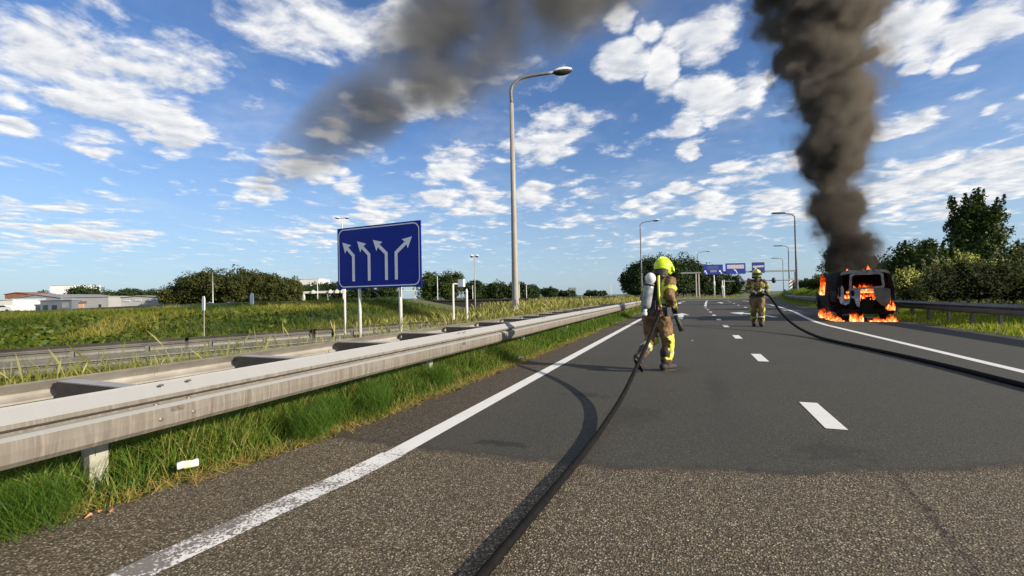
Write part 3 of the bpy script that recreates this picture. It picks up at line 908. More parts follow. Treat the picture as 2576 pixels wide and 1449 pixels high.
# ---------------------------------------------------------------- white signal portals on the left
def portal(p0, p1, z, hw, label, heads):
    e = empty('signal_portal', (p0[0], p0[1], 0), math.atan2(p1[1] - p0[1], p1[0] - p0[0]))
    tag(e, label, 'signal portal')
    L = math.hypot(p1[0] - p0[0], p1[1] - p0[1])
    for x in (0, L): MB().box((x, 0, z / 2 - 0.5), (hw, hw, z + 1 - hw)).build('post', M_POLE_LIGHT, e)
    MB().box((L / 2, 0, z), (L + hw, hw, hw)).build('crossbeam', M_POLE_LIGHT, e)
    for q in heads:
        b_ = MB().prism([(-.55, -.4), (.55, -.4), (.75, 0), (.45, .7), (0, 1.0), (-.45, .7), (-.75, 0)], (q * L, -hw, z - .1), (.9, 0, 0), (0, 0, .9), (0, -1, 0), .3).build('signal_head', M_HEAD_TOP, e)


portal((-121.8, 112.8), (-105.8, 119.0), 4.0, 0.75, 'white portal frame with four signal heads left of the blue sign', (0.22, 0.56, 0.69, 0.80))
portal((-100.5, 121.3), (-86.5, 126.9), 4.0, 0.42, 'thinner pale portal seen under the blue sign', (0.42, 0.62))


# ---------------------------------------------------------------- sign gantry over the road
G0 = Vector((-1.5, 101.7, 0)); G1 = Vector((21.2, 110.8, 0))
gz = math.atan2(G1.y - G0.y, G1.x - G0.x); GL = (G1 - G0).length
gt = empty('sign_gantry', G0, gz)
tag(gt, 'grey gantry over the junction carrying three blue signs', 'gantry')
MB().box((GL / 2, 0, 5.45), (GL + 0.3, 0.34, 0.34)).build('crossbeam', M_BACK, gt)
for x in (3.1, 3.7, GL):
    MB().box((x, 0, 2.55), (0.24, 0.24, 5.3)).build('post', M_POLE if x < 5 else M_BACK, gt)
for i, (x0, x1, z0, z1) in enumerate(((4.55, 8.75, 5.0, 7.1), (9.35, 13.6, 5.0, 7.3), (15.0, 17.7, 5.1, 7.4))):
    wd = x1 - x0; hh = z1 - z0
    pn = MB().box(((x0 + x1) / 2, -0.35, (z0 + z1) / 2), (wd, 0.1, hh)).build('sign_panel', M_BLUE_DARK if i == 2 else M_BLUE, gt)
    yq = -0.406
    def fl(nm, poly, m_):
        MB().add([(x0 + a * wd, yq, z0 + b_ * hh) for a, b_ in poly], [tuple(range(len(poly)))]).build(nm, m_, pn)
    if i == 0:
        fl('smudged_text', [(.35, .22), (.68, .22), (.68, .45), (.35, .45)], M_BACK)
        fl('faded_field', [(.2, .52), (.78, .52), (.78, .88), (.2, .88)], noisy((0.006, .03, .16), (.008, .035, .19), 2, .5))
        for q in (.05, .8):
            fl('arrow', [(q + .12, .03), (q + .16, .05), (q + .085, .33), (q + .1, .4), (q + .0, .42), (q + .0, .22), (q + .045, .27)], M_WHITE_SIGN)
    elif i == 1:
        fl('text_field', [(.07, .5), (.93, .5), (.93, .86), (.07, .86)], M_SMUDGE)
        fl('arrow', [(.56, .04), (.60, .05), (.53, .33), (.48, .42), (.40, .46), (.44, .3), (.49, .3)], M_WHITE_SIGN)
    else:
        fl('text_field', [(.06, .5), (.93, .55), (.93, .72), (.06, .68)], M_SMUDGE)
        fl('arrow', [(.14, .06), (.2, .06), (.24, .3), (.34, .42), (.34, .66), (.25, .5), (.19, .32)], M_WHITE_SIGN)

T0 = Vector((6.4, 97.4, 0)); T1 = Vector((19.06, 102.48, 0)); TL = (T1 - T0).length
tm = empty('traffic_signal_mast', T0, math.atan2(T1.y - T0.y, T1.x - T0.x))
tag(tm, 'mast arm with hanging traffic lights below the sign gantry', 'traffic lights')
MB().tube([(0, 0, 3.3), (TL, 0, 3.3)], 0.09, 8).build('mast_arm', M_POLE_DARK, tm)
MB().tube([(0, 0, -.2), (0, 0, 3.6)], 0.13, 8).build('post', M_POLE_LIGHT, tm); MB().tube([(TL, 0, -.2), (TL, 0, 3.6)], 0.1, 8).build('post', M_POLE_DARK, tm)
M_RED = noisy((0.25, 0.03, 0.04), (0.35, 0.05, 0.06), 4, 0.4)
M_BLACK = noisy((0.012, 0.012, 0.013), (0.03, 0.03, 0.03), 8, 0.5)
for x, c in ((2.9, M_BLACK), (4.95, M_RED), (9.9, M_BLACK)):
    hd = MB().tube([(x, -.1, 2.75), (x, -.1, 3.0), (x, -.1, 3.6), (x, -.1, 3.85)], [0.16, 0.36, 0.36, 0.16], 10).build('signal_head', c, tm, True)
    MB().tube([(x, -.50, 3.3), (x, -.46, 3.3)], 0.12, 10).build('lens', M_BLACK, hd)
for (x, y, h, lab) in ((4.45, 93.4, 4.5, 'pale pole under the left blue gantry sign'), (5.9, 93.9, 3.4, 'shorter pale pole between the gantry signs'), (-3.0, 85, 0.9, 'short white bollard on the verge before the round trees')):
    e = MB().tube([(0, 0, -.2), (0, 0, h)], [0.13, 0.10], 8).tube([(-.02, -.16, h * .5), (-.02, -.16, h * .72)], 0.2, 8).build('signal_pole', M_POLE_LIGHT, None, True)
    e.location = (x, y, 0); tag(e, lab, 'pole')

# speed limit board and striped board
M_MAROON = noisy((0.10, 0.045, 0.05), (0.14, 0.07, 0.075), 3, 0.5)
sb = empty('speed_sign', (13.45, 70.1, 0.45), gz)
tag(sb, 'square dark red board with a round speed sign, 50, under the tallest right lamp', 'road sign')
MB().box((0, 0, 1.35), (1.1, 0.06, 1.75)).build('panel', M_MAROON, sb)
MB().prism([(.42 * math.cos(a), .42 * math.sin(a)) for a in np.linspace(0, 2 * math.pi, 20)[:-1]], (0, -.035, 1.6), (1, 0, 0), (0, 0, 1), (0, -1, 0), .01).build('red_ring', noisy((.28, .10, .11), (.32, .12, .12), 3), sb)
MB().prism([(.31 * math.cos(a), .31 * math.sin(a)) for a in np.linspace(0, 2 * math.pi, 20)[:-1]], (0, -.048, 1.6), (1, 0, 0), (0, 0, 1), (0, -1, 0), .004).build('sign_face', noisy((.32, .26, .27), (.36, .3, .3), 3), sb)
tx = bpy.data.curves.new('numerals', 'FONT'); tx.body = '50'; tx.size = 0.42; tx.align_x = 'CENTER'; tx.align_y = 'CENTER'; tx.extrude = 0.003
txo = bpy.data.objects.new('numerals', tx); COL.objects.link(txo); tx.materials.append(M_BLACK); txo.parent = sb; txo.location = (0, -.056, 1.6); txo.rotation_euler = (R(90), 0, 0)
for x in (-.35, .35): MB().tube([(x, .06, -.5), (x, .06, 2.1)], 0.035, 6).build('post', M_BACK, sb)
cb = empty('striped_board', (12.1, 66.0, 0.5), gz)
tag(cb, 'narrow board with diagonal dark and white stripes left of the speed sign', 'road sign')
MB().box((0, 0, 1.35), (.42, .05, 1.6)).build('panel', M_HEAD_TOP, cb)
for k in range(4):
    z = .62 + .42 * k
    MB().add([(-.21, -.03, z), (.21, -.03, z + .3), (.21, -.03, min(z + .5, 2.15)), (-.21, -.03, z + .2)], [(0, 1, 2, 3)]).build('stripe', M_BLACK, cb)
MB().tube([(0, .05, -.5), (0, .05, 2.0)], 0.04, 6).build('post', M_POLE_DARK, cb)


# ---------------------------------------------------------------- distant buildings (frame: metres ahead, metres to the right of the bearing)
def fr(a, l, z=0.0):
    return Vector((-0.373 * a + 0.928 * l, 0.928 * a + 0.373 * l, z))


BZ = R(21.9)
M_GREYWALL = noisy((0.20, 0.22, 0.26), (0.24, 0.26, 0.30), 0.3, 0.8)
M_DARKWALL = noisy((0.085, 0.105, 0.135), (0.11, 0.13, 0.165), 0.4, 0.8)
M_LIGHTWALL = noisy((0.26, 0.258, 0.262), (0.31, 0.306, 0.308), 0.3, 0.8)
M_WHITEWALL = noisy((0.50, 0.51, 0.51), (0.58, 0.58, 0.57), 0.3, 0.7)
M_ROOFG = noisy((0.15, 0.155, 0.165), (0.24, 0.24, 0.25), 0.5, 0.8)
M_BRICK = noisy((0.17, 0.065, 0.035), (0.27, 0.12, 0.07), 0.8, 0.9)
M_GLASS = noisy((0.015, 0.018, 0.022), (0.03, 0.035, 0.04), 1, 0.1)
M_ORANGE = noisy((0.52, 0.24, 0.13), (0.60, 0.36, 0.20), 0.8, 0.7)


def hall(name, label, a, l0, l1, z0, z1, m_wall, gable=0.0, depth=16, m_roof=None, doors=(), roofstrips=0):
    e = empty(name, fr(a, l0), BZ); tag(e, label, 'building')
    L = l1 - l0
    mb = MB(); mb.prism([(0, z0), (L, z0), (L, z1)] + ([(L / 2, z1 + gable)] if gable else []) + [(0, z1)], (0, 0, 0), (1, 0, 0), (0, 0, 1), (0, 1, 0), depth)
    mb.build('wall', m_wall, e)
    if m_roof:
        if gable:
            for s_ in (0, 1):
                x0, x1 = (-.3, L / 2) if s_ == 0 else (L / 2, L + .3)
                za, zb = (z1 - .1, z1 + gable) if s_ == 0 else (z1 + gable, z1 - .1)
                MB().add([(x0, -.3, za + .08), (x1, -.3, zb + .08), (x1, depth, zb + .08), (x0, depth, za + .08), (x0, -.3, za + .25), (x1, -.3, zb + .25), (x1, depth, zb + .25), (x0, depth, za + .25)],
                         [(0, 1, 2, 3), (7, 6, 5, 4), (0, 4, 5, 1), (1, 5, 6, 2), (3, 2, 6, 7), (0, 3, 7, 4)]).build('roof', m_roof, e)
        else:
            MB().box((L / 2, depth / 2, z1 + .12), (L + .5, depth + .5, .2)).build('roof', m_roof, e)
    for (x, z, w_, h_, mm, nm) in doors:
        MB().box((x, -.05, z), (w_, .12, h_)).build(nm, mm, e)
    for k in range(roofstrips):
        MB().box((L * (k + .6) / roofstrips, -.1, z1 - 0.55 - .12 * (k % 2)), (L / roofstrips * .55, .25, .28)).build('skylight', M_WHITEWALL, e)
    return e


hall('warehouse', 'blue-grey gabled warehouse at the far left behind the green bank', 130, -147.2, -133.0, -1.5, 3.5, M_GREYWALL, 1.05, 20, M_ROOFG, [(3, .6, 3.0, 2.6, M_DARKWALL, 'loading_door')])
hall('workshop', 'dark low workshop in front of the blue-grey warehouse', 122, -130.5, -121.8, -1.5, 2.7, M_DARKWALL, 0, 9, M_ROOFG, [(1.5, .8, 1.3, 1.3, M_GLASS, 'window'), (4.0, .6, 1.3, 1.7, M_GLASS, 'window'), (6.9, 1.35, 1.7, 1.5, M_ROOFG, 'window')])
hs = hall('sales_hall', 'pale grey hall with an orange lettered banner', 124, -126.2, -113.5, -1.5, 3.45, M_LIGHTWALL, 0, 14, M_LIGHTWALL, [(10.4, .6, .6, 1.6, M_GLASS, 'door'), (3.1, 1.05, 5.4, 1.1, M_ORANGE, 'banner')])
txc = bpy.data.curves.new('lettering', 'FONT'); txc.body = 'DC Adam'; txc.size = 1.35; txc.extrude = 0.02
to = bpy.data.objects.new('lettering', txc); COL.objects.link(to); txc.materials.append(noisy((0.16, 0.11, 0.10), (0.2, 0.14, 0.12), 2)); to.parent = hs; to.location = (1.3, -.14, 1.75); to.rotation_euler = (R(90), 0, 0)
hall('long_hall', 'long low hall with white roof strips left of the big trees', 128, -117.0, -100.5, -1.5, 2.9, noisy((0.30, 0.30, 0.31), (0.36, 0.36, 0.37), .4), 0.6, 18, M_ROOFG, (), 5)
hall('white_block', 'tall windowless white building behind the warehouses', 262, -274.5, -261.0, 0, 13.2, noisy((0.72, 0.73, 0.72), (0.8, 0.8, 0.79), .3, .7), 0, 18, M_WHITEWALL)
hall('white_shed', 'white low shed at the far left edge behind a parked car', 118, -146, -133.6, -1.5, 3.1, M_WHITEWALL, 0, 8, M_WHITEWALL, [(5, .8, 3, 1.2, M_LIGHTWALL, 'door')])
hall('brick_house', 'red-brown brick house peeping over the shed at the far left', 150, -172.5, -164.5, 0, 5.4, M_BRICK, 0.5, 9, M_BRICK, [(2, 3.6, 1.2, 1.2, M_GLASS, 'window')])
hall('flat_roofed_block', 'white flat roof edge above the dark trees left of the blue sign', 200, -98.0, -87.6, 0, 11.0, M_WHITEWALL, 0, 12, M_WHITEWALL)
tw = hall('tower_block', 'tiny grey tower block on the horizon left of the firefighter', 400, 52.0, 58.2, 0, 8.2, noisy((.20, .21, .24), (.26, .27, .30), 1), 0, 6, None, [(1.3 + 1.8 * i, 2.2 + 1.5 * j, 1.0, .7, M_GLASS, 'window') for i in range(3) for j in range(4)])

# low dark viaduct on the left
vd = empty('viaduct', (-29.6, 42.0, 0), R(22))
tag(vd, 'low dark concrete viaduct behind the tall grass', 'bridge')
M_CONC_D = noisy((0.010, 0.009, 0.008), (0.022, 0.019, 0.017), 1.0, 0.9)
MB().box((11, 0, 0.42), (24, 5, 0.82)).build('deck', M_CONC_D, vd)
MB().box((11, -2.6, 0.92), (24, .12, .16)).build('parapet', M_CONC_D, vd)
for x in (3.2, 4.4, 6.4, 13.5): MB().box((x, 0, -.6), (.8 if x != 6.4 else .35, 4.4, 1.3)).build('pier', M_CONC_D, vd)


def car(loc, rz, label):
    e = empty('parked_car', loc, rz); tag(e, label, 'car')
    b_ = MB(); prof = [(-2.2, .35), (-2.25, .75), (-1.95, .95), (-1.2, 1.0), (-.6, 1.42), (.75, 1.46), (1.6, 1.08), (2.15, .95), (2.25, .6), (2.2, .35)]
    b_.prism(prof, (0, -.85, 0), (1, 0, 0), (0, 0, 1), (0, 1, 0), 1.7); b_.build('body', M_WHITEWALL, e)
    for s_ in (-.862, .858):
        MB().prism([(-1.0, 1.02), (-.55, 1.36), (.7, 1.39), (1.35, 1.07)], (0, s_, 0), (1, 0, 0), (0, 0, 1), (0, 1, 0), .004).build('window', M_GLASS, e)
    for x in (-1.4, 1.4):
        for s_ in (-.8, .8): MB().tube([(x, s_ - .1, .32), (x, s_ + .1, .32)], .32, 14).build('wheel', M_BLACK, e)
    return e


car(fr(88, -101.2, 0.12), BZ, 'white parked car at the far left edge behind the bank')


# ---------------------------------------------------------------- trees and shrubs
def tree(name, label, cat, base, blobs, n, leaf, m, trunk=(0.15, 1.5), group=None, seed=0, spikes=0, elong=1.0, sub=14, cream=0.0):
    """blobs: (x, y, z, rx, ry, rz) relative to the base"""
    rg = np.random.default_rng(seed)
    e = empty(name, base); tag(e, label, cat, group)
    vol = np.array([b[3] * b[4] * b[5] for b in blobs]) ** (2 / 3)
    V = []; T = []
    for b, share in zip(blobs, vol / vol.sum()):
        c0 = np.array(b[:3]); r0 = np.array(b[3:])
        # sub-clumps on the lobe
        k = sub
        dirs = rg.normal(size=(k, 3)); dirs /= np.linalg.norm(dirs, axis=1)[:, None]
        dirs[:, 2] = np.abs(dirs[:, 2]) * 0.95 - 0.35 * rg.random(k)
        cs = c0 + dirs * r0 * rg.uniform(0.62, 0.98, (k, 1))
        rs = r0.mean() * rg.uniform(0.22, 0.42, k)
        nn = int(n * share)
        # 60 % on sub-clumps, 40 % on the lobe
        n1 = int(nn * 0.66)
        ci = rg.integers(0, k, n1)
        d_ = rg.normal(size=(n1, 3)); d_ /= np.linalg.norm(d_, axis=1)[:, None]
        p1 = cs[ci] + d_ * (rs[ci] * rg.uniform(0.55, 1.08, n1))[:, None]
        d2 = rg.normal(size=(nn - n1, 3)); d2 /= np.linalg.norm(d2, axis=1)[:, None]
        p2 = c0 + d2 * r0 * rg.uniform(0.55, 0.97, (nn - n1, 1))
        P = np.concatenate([p1, p2]); D = np.concatenate([d_, d2])
        tn = np.concatenate([rg.random(k)[ci] * 0.4, rg.random(nn - n1) * 0.3]) + rg.random(nn) * 0.55
        V.append((P, D)); T.append(tn)
    for _ in range(spikes):
        b = blobs[rg.integers(0, len(blobs))]
        a = rg.uniform(0, 6.28); rr0 = rg.uniform(.15, .95)
        st = np.array([b[0] + b[3] * rr0 * math.cos(a), b[1] + b[4] * rr0 * math.sin(a), b[2] + b[5] * .55 * math.sqrt(max(0, 1 - rr0 * rr0 * .8))])
        dd = np.array([math.cos(a) * .35 * rr0, math.sin(a) * .35 * rr0, 1]); L = elong * rg.uniform(.5, 1.2)
        k = int(120 * L / max(elong, .6))
        tt = rg.random(k)
        P = st + dd * (tt * L)[:, None] + rg.normal(size=(k, 3)) * (0.09 * elong * (1.25 - tt))[:, None]
        V.append((P, rg.normal(size=(k, 3)))); T.append(rg.random(k) * .8)
    P = np.concatenate([v[0] for v in V]); D = np.concatenate([v[1] for v in V]); T = np.concatenate(T)
    ok = P[:, 2] > 0.02
    P, D, T = P[ok], D[ok], T[ok]
    if cream: # flowering tips: mostly the outer, upper leaves
        T = np.where(rg.random(len(T)) < cream, 0.75 + 0.25 * rg.random(len(T)), T * 0.55)
    N = D + rg.normal(size=D.shape) * 0.7; N /= np.linalg.norm(N, axis=1)[:, None] + 1e-9
    a_ = np.cross(N, rg.normal(size=N.shape)); a_ /= np.linalg.norm(a_, axis=1)[:, None] + 1e-9
    b_ = np.cross(N, a_)
    s_ = leaf * rg.uniform(0.55, 1.25, len(P))[:, None]
    q = np.stack([P - a_ * s_ * .5, P + b_ * s_ * .30 - N * s_ * .05, P + a_ * s_ * .5, P - b_ * s_ * .30 - N * s_ * .05], 1).reshape(-1, 3)
    # inner mass so that the crown is not see-through everywhere
    core = []
    o = np_mesh('crown', q, np.arange(len(q)), np.full(len(P), 4), m, np.repeat(np.clip(T, 0, 1), 4), e)
    mb = MB()
    for b in blobs:
        mb.ell(b[:3], (b[3] * .60, b[4] * .60, b[5] * .60), 10, 7)
    mb2 = mb.build('inner_foliage', m, e)
    mb2['kind'] = 'stuff'
    tb = MB().tube([(0, 0, -.3), (0.05, 0, trunk[1] * .5), (0, 0.05, trunk[1])], [trunk[0], trunk[0] * .75, trunk[0] * .5], 8)
    for b in blobs[:4]:
        tb.tube([(0, 0, trunk[1] * .55), (b[0] * .5, b[1] * .5, (trunk[1] * .55 + b[2]) / 2), (b[0], b[1], b[2])], [trunk[0] * .5, trunk[0] * .35, trunk[0] * .15], 6)
    tb.build('trunk', M_BARK, e, True)
    return e


def round_tree(a, l, h, r_, label, seed, m, n=5000, leaf=0.55, low=0.0, z0=0.0, group=None, name='broadleaf_tree'):
    rg = random.Random(seed); bl = []
    hz = h * (1 - low)
    bl.append((0, 0, h * low + hz * .52, r_, r_, hz * .46))
    bl.append((0, 0, h * .24, r_ * 1.02, r_ * .95, h * .26))
    for k in range(4):
        an = rg.uniform(0, 6.28)
        bl.append((math.cos(an) * r_ * .55, math.sin(an) * r_ * .45, h * low + hz * rg.uniform(.35, .68), r_ * rg.uniform(.5, .65), r_ * .55, hz * rg.uniform(.28, .36)))
    return tree(name, label, 'tree', fr(a, l, z0), bl, n, leaf, m, (r_ * .04, h * .5), group, seed)


GA = 'trees of the big round clump on the left'
for (px_l, h, r_, lab, sd, c_) in ((-92.5, 7.6, 4.6, 'lowest leftmost tree of the big clump on the left', 1, 122), (-86.0, 10.4, 5.2, 'second tree from the left in the big clump, brownish green', 2, 121), (-79.5, 11.2, 5.4, 'tallest tree in the middle of the big clump on the left', 3, 120),
                                   (-72.3, 11.0, 5.2, 'bright topped tree right of the middle of the big clump', 4, 119), (-66.0, 9.6, 4.8, 'rounded tree second from the right in the big clump', 5, 120), (-61.0, 7.6, 3.6, 'small rightmost tree sloping down at the end of the big clump', 6, 121)):
    round_tree(c_, px_l, h, r_, lab, sd, M_LEAF_WARM, 9000, .55, group=GA)
GB = 'dark distant trees in a row'
for i, (a, l, h, r_, lab) in enumerate(((160, -78, 8.5, 5, 'dark tree at the left end behind the white portal'), (158, -70, 9.0, 5, 'dark tree behind the middle of the white portal'), (160, -62, 8.6, 5.5, 'dark tree directly behind the left edge of the blue sign'), (150, -51, 7.0, 4.5, 'dark tree seen under the blue sign beside its left post'), (150, -42, 7.0, 4.5, 'dark tree seen under the blue sign between its posts'),
                                        (130, -24.5, 9.9, 3.9, 'tall tree cut by the right edge of the blue sign'), (130, -18.5, 10.6, 4.4, 'tall round tree just right of the blue sign'), (135, -12.0, 7.2, 3.2, 'rounded tree behind the thin T-shaped mast'),
                                        (150, -10.2, 6.7, 3.6, 'low tree fourth from the right in the row behind the tall lamp'), (150, -4.8, 7.4, 4.0, 'low tree directly left of the tall lamp'), (150, 1.5, 7.2, 3.8, 'low tree behind the tall lamp pole'), (152, 6.3, 5.8, 3.4, 'last low tree of the row right of the tall lamp'),
                                        (240, -255, 11.0, 3.9, 'small tree standing in front of the white block'), (215, -206, 12.2, 8.0, 'broad dark tree above the sales hall banner'), (215, -194, 8.8, 5, 'lower tree right of the broad dark tree'), (212, -184, 9.6, 5.5, 'dark tree behind the long hall'), (212, -175, 8.6, 5, 'dark tree between the long hall and the big clump'), (225, -222, 8.5, 5.5, 'low tree left of the broad dark tree'),
                                        (300, -330, 8.0, 9, 'hazy low tree at the far left skyline'), (300, -312, 8.8, 9, 'hazy tree behind the brick house'), (310, 26, 7.5, 6, 'small round bush on the skyline beside the tower block'), (320, 40, 5.0, 7, 'low skyline tree between tall lamp and tower block'), (320, 60, 4.2, 8, 'very low skyline tree right of the tower block'))):
    round_tree(a, l, h, r_, lab, 20 + i, M_LEAF_DARK if i not in (6, 5, 18, 19) else M_LEAF_MID, 4200, .6 * a / 140, z0=-.3, group=GB)
GC = 'round trees behind the nearer firefighter'
for i, (a, l, h, r_, lab) in enumerate(((112, 31.2, 9.6, 3.6, 'leftmost round tree behind the air cylinder of the nearer firefighter'), (113, 35.0, 12.0, 4.4, 'tall round tree behind the yellow-green helmet'), (115, 40.0, 12.0, 4.6, 'tall round tree just right of the yellow-green helmet'),
                                        (116, 45.0, 11.4, 4.4, 'round tree behind the left gantry post'), (118, 50.0, 9.2, 4.2, 'tree under the first blue gantry sign'), (119, 54.5, 7.6, 4.2, 'tree under the middle blue gantry sign'), (121, 59.2, 6.4, 3.8, 'small tree at the right end of the round clump'))):
    round_tree(a, l, h, r_, lab, 60 + i, M_LEAF_DARK, 9000, .5, 0.0, group=GC)

# right side, near
tree('bush', 'large dark green bush behind the burning van', 'bush', (12.4, 33.0, 0.5), [(0, 0, 1.85, 2.1, 1.8, 1.85), (-1.1, .3, 1.4, 1.2, 1.2, 1.4), (1.2, 0, 1.6, 1.3, 1.2, 1.4), (.2, -.6, .8, 2.0, 1.3, 1.1)], 16000, .17, M_LEAF_MID, (.1, 1.5), None, 81, 26, .7)
tree('tall_tree', 'upright young poplar-like tree standing over the shrubs on the right', 'tree', (20.6, 44.9, 0.4), [(0, 0, 3.6, 1.9, 1.7, 2.7), (-.7, .2, 5.2, 1.0, 1.0, 2.2), (.75, 0, 5.0, 1.15, 1.0, 2.2), (.1, .3, 6.2, .9, .8, 1.8), (0, 0, 1.6, 2.4, 1.6, 1.6)], 15000, .22, M_LEAF_MID, (.16, 4), None, 82, 34, 1.5)
for i, (x, y, h, r_, lab) in enumerate(((24.2, 46.5, 4.6, 2.3, 'green tree right of the tall upright tree'), (27.5, 48.5, 6.4, 2.3, 'tree at the right picture edge behind the shrubs'), (16.3, 39.5, 3.4, 2.0, 'dark bush between the big bush and the tall tree'), (32, 52, 6.5, 3.0, 'tree beyond the right picture edge'), (18.5, 36, 2.7, 2.0, 'dark low bush at the foot of the tall tree'))):
    tree('bush' if h < 4 else 'broadleaf_tree', lab, 'bush' if h < 4 else 'tree', (x, y, .45), [(0, 0, h * .5, r_, r_, h * .48), (-r_ * .5, -.3, h * .4, r_ * .6, r_ * .6, h * .36), (r_ * .5, .2, h * .45, r_ * .6, r_ * .6, h * .38)], 7000, .24, M_LEAF_MID, (.1, h * .4), None, 90 + i, 8, .8)
GD = 'cream-flowering shrubs behind the right barrier'
for i, (x, y, h, r_, lab) in enumerate(((9.9, 26.8, 1.45, .9, 'small grey-green shrub right behind the van'), (10.6, 25.3, 1.75, 1.0, 'first cream-flowering shrub from the van'), (11.4, 24.9, 2.05, 1.1, 'second cream-flowering shrub from the van, brightest tips'), (12.4, 24.7, 1.75, 1.15, 'third cream-flowering shrub from the van'), (13.2, 23.7, 2.35, 1.2, 'fourth cream-flowering shrub from the van'), (12.7, 21.6, 1.75, 1.1, 'flowering shrub near the right picture edge'), (13.4, 19.9, 2.25, 1.3, 'flowering shrub at the right picture edge'), (15.2, 24.0, 3.0, 1.5, 'tallest flowering shrub behind the others at the right edge'),
                                        (11.0, 28.8, 1.7, 1.2, 'dim shrub behind the first flowering one'), (13.6, 18.0, 1.9, 1.3, 'flowering shrub beyond the right picture edge'))):
    tree('flowering_shrub', lab, 'shrub', (x, y, .25), [(0, 0, h * .52, r_ * 1.1, r_ * .9, h * .55), (-r_ * .5, -.2, h * .72, r_ * .55, r_ * .5, h * .46), (r_ * .5, -.1, h * .5, r_ * .55, r_ * .5, h * .45)], 9000, .10, M_LEAF_CREAM, (.05, h * .5), GD, 110 + i, 26, .5, 18, 0.46)
for i, (x, y, h, r_, lab) in enumerate(((14.6, 70.5, 1.6, 1.4, 'low bush right of the speed sign'), (16.2, 69.0, 2.2, 1.5, 'bush between the speed sign and the van'), (15.6, 62, 5.2, 1.2, 'slim dark tree just left of the burning van'), (11.5, 52, 1.2, 1.1, 'scrub on the bank left of the van'), (13.0, 50, 1.6, 1.5, 'scrub on the bank beside the van roof'), (20, 88, 2.2, 3, 'far bush at the end of the right bank'))):
    tree('bush', lab, 'bush', (x, y, float(height(x, y))), [(0, 0, h * .5, r_, r_, h * .5), (r_ * .4, 0, h * .4, r_ * .6, r_ * .6, h * .4)], 3000, .2, M_LEAF_MID, (.06, h * .4), None, 130 + i, 6, .5)


# ---------------------------------------------------------------- grass
def blades(name, label, P, h, wd, lean, bend, tint, m, az=None):
    n = len(P)
    if az is None: az = rng.uniform(0, 2 * math.pi, n)
    d_ = np.stack([np.cos(az), np.sin(az), np.zeros(n)], 1)
    fa = rng.uniform(0, 2 * math.pi, n)
    s_ = np.stack([np.cos(fa), np.sin(fa), np.zeros(n)], 1)
    V = np.zeros((n, 5, 3)); up = np.array([0, 0, 1.0])
    def cp(t_):
        return P + d_ * ((lean * t_ + bend * t_ * t_) * h)[:, None] + up * (h * (t_ - 0.35 * bend * t_ * t_))[:, None]
    V[:, 0] = P - s_ * (wd / 2)[:, None]; V[:, 1] = P + s_ * (wd / 2)[:, None]
    c = cp(0.55); V[:, 2] = c - s_ * (wd * .38)[:, None]; V[:, 3] = c + s_ * (wd * .38)[:, None]
    V[:, 4] = cp(1.0)
    b = np.arange(n)[:, None] * 5
    f = np.concatenate([b + 0, b + 1, b + 3, b + 2, b + 2, b + 3, b + 4], 1).ravel()
    lt = np.tile([4, 3], n)
    o = np_mesh(name, V.reshape(-1, 3), f, lt, m, np.repeat(np.clip(tint, 0, 1), 5))
    return tag(o, label, 'grass' if False else None, kind='stuff')


def pts(n, x0, x1, y0, y1, bias=1.0):
    x = rng.uniform(x0, x1, n); y = y0 + (y1 - y0) * rng.random(n) ** bias
    return x, y


def nf(x, y, s=1.0):     # cheap lumpy field
    return 0.5 + 0.25 * np.sin(x * 2.1 * s + 1.3 * np.sin(y * 1.1 * s)) + 0.25 * np.sin(y * 2.7 * s + 1.7 * np.sin(x * 1.6 * s + 2))


# verge in front of and under the left barrier
x, y = pts(46000, -5.0, -2.78, 0.0, 9.0)
edge = rL(y) - 0.03 + 0.06 * np.sin(y * 5.3) - 0.02
k = x < edge; x, y = x[k], y[k]
dist = edge[k] - x
clump = nf(x, y, 2.2)
h = (0.09 + 0.24 * sstep(dist, 0.0, 0.45)) * (0.6 + 0.7 * clump) * rng.uniform(0.6, 1.25, len(x))
tint = 0.16 + 0.62 * rng.random(len(x)) ** 1.3 + 0.35 * (1 - sstep(dist, 0.0, 0.22)) + 0.25 * (nf(x, y, .9) - .5)
tint += 0.30 * (nf(x + 7, y, 1.4) - .5)
tint[rng.random(len(x)) < 0.15] = 0.88
blades('verge_grass', 'lush green grass under the left barrier', np.stack([x, y, height(x, y) - .02], 1), h, rng.uniform(.004, .009, len(x)), rng.uniform(.05, .45, len(x)), rng.uniform(0, .6, len(x)), tint, M_GRASS)
x, y = pts(46000, -5.0, -2.68, 9.0, 48.0, 1.3)
edge = rL(y) - 0.03; k = x < edge; x, y = x[k], y[k]; dist = edge[k] - x
h = (0.10 + 0.24 * sstep(dist, 0.0, 0.5)) * (0.6 + 0.7 * nf(x, y, 2.0)) * rng.uniform(0.6, 1.3, len(x))
tint = 0.15 + 0.5 * rng.random(len(x)) + 0.3 * (1 - sstep(dist, 0.0, 0.25))
blades('verge_grass', 'green grass along the barrier farther down the road', np.stack([x, y, height(x, y) - .02], 1), h, rng.uniform(.010, .022, len(x)), rng.uniform(.05, .4, len(x)), rng.uniform(0, .5, len(x)), tint, M_GRASS)
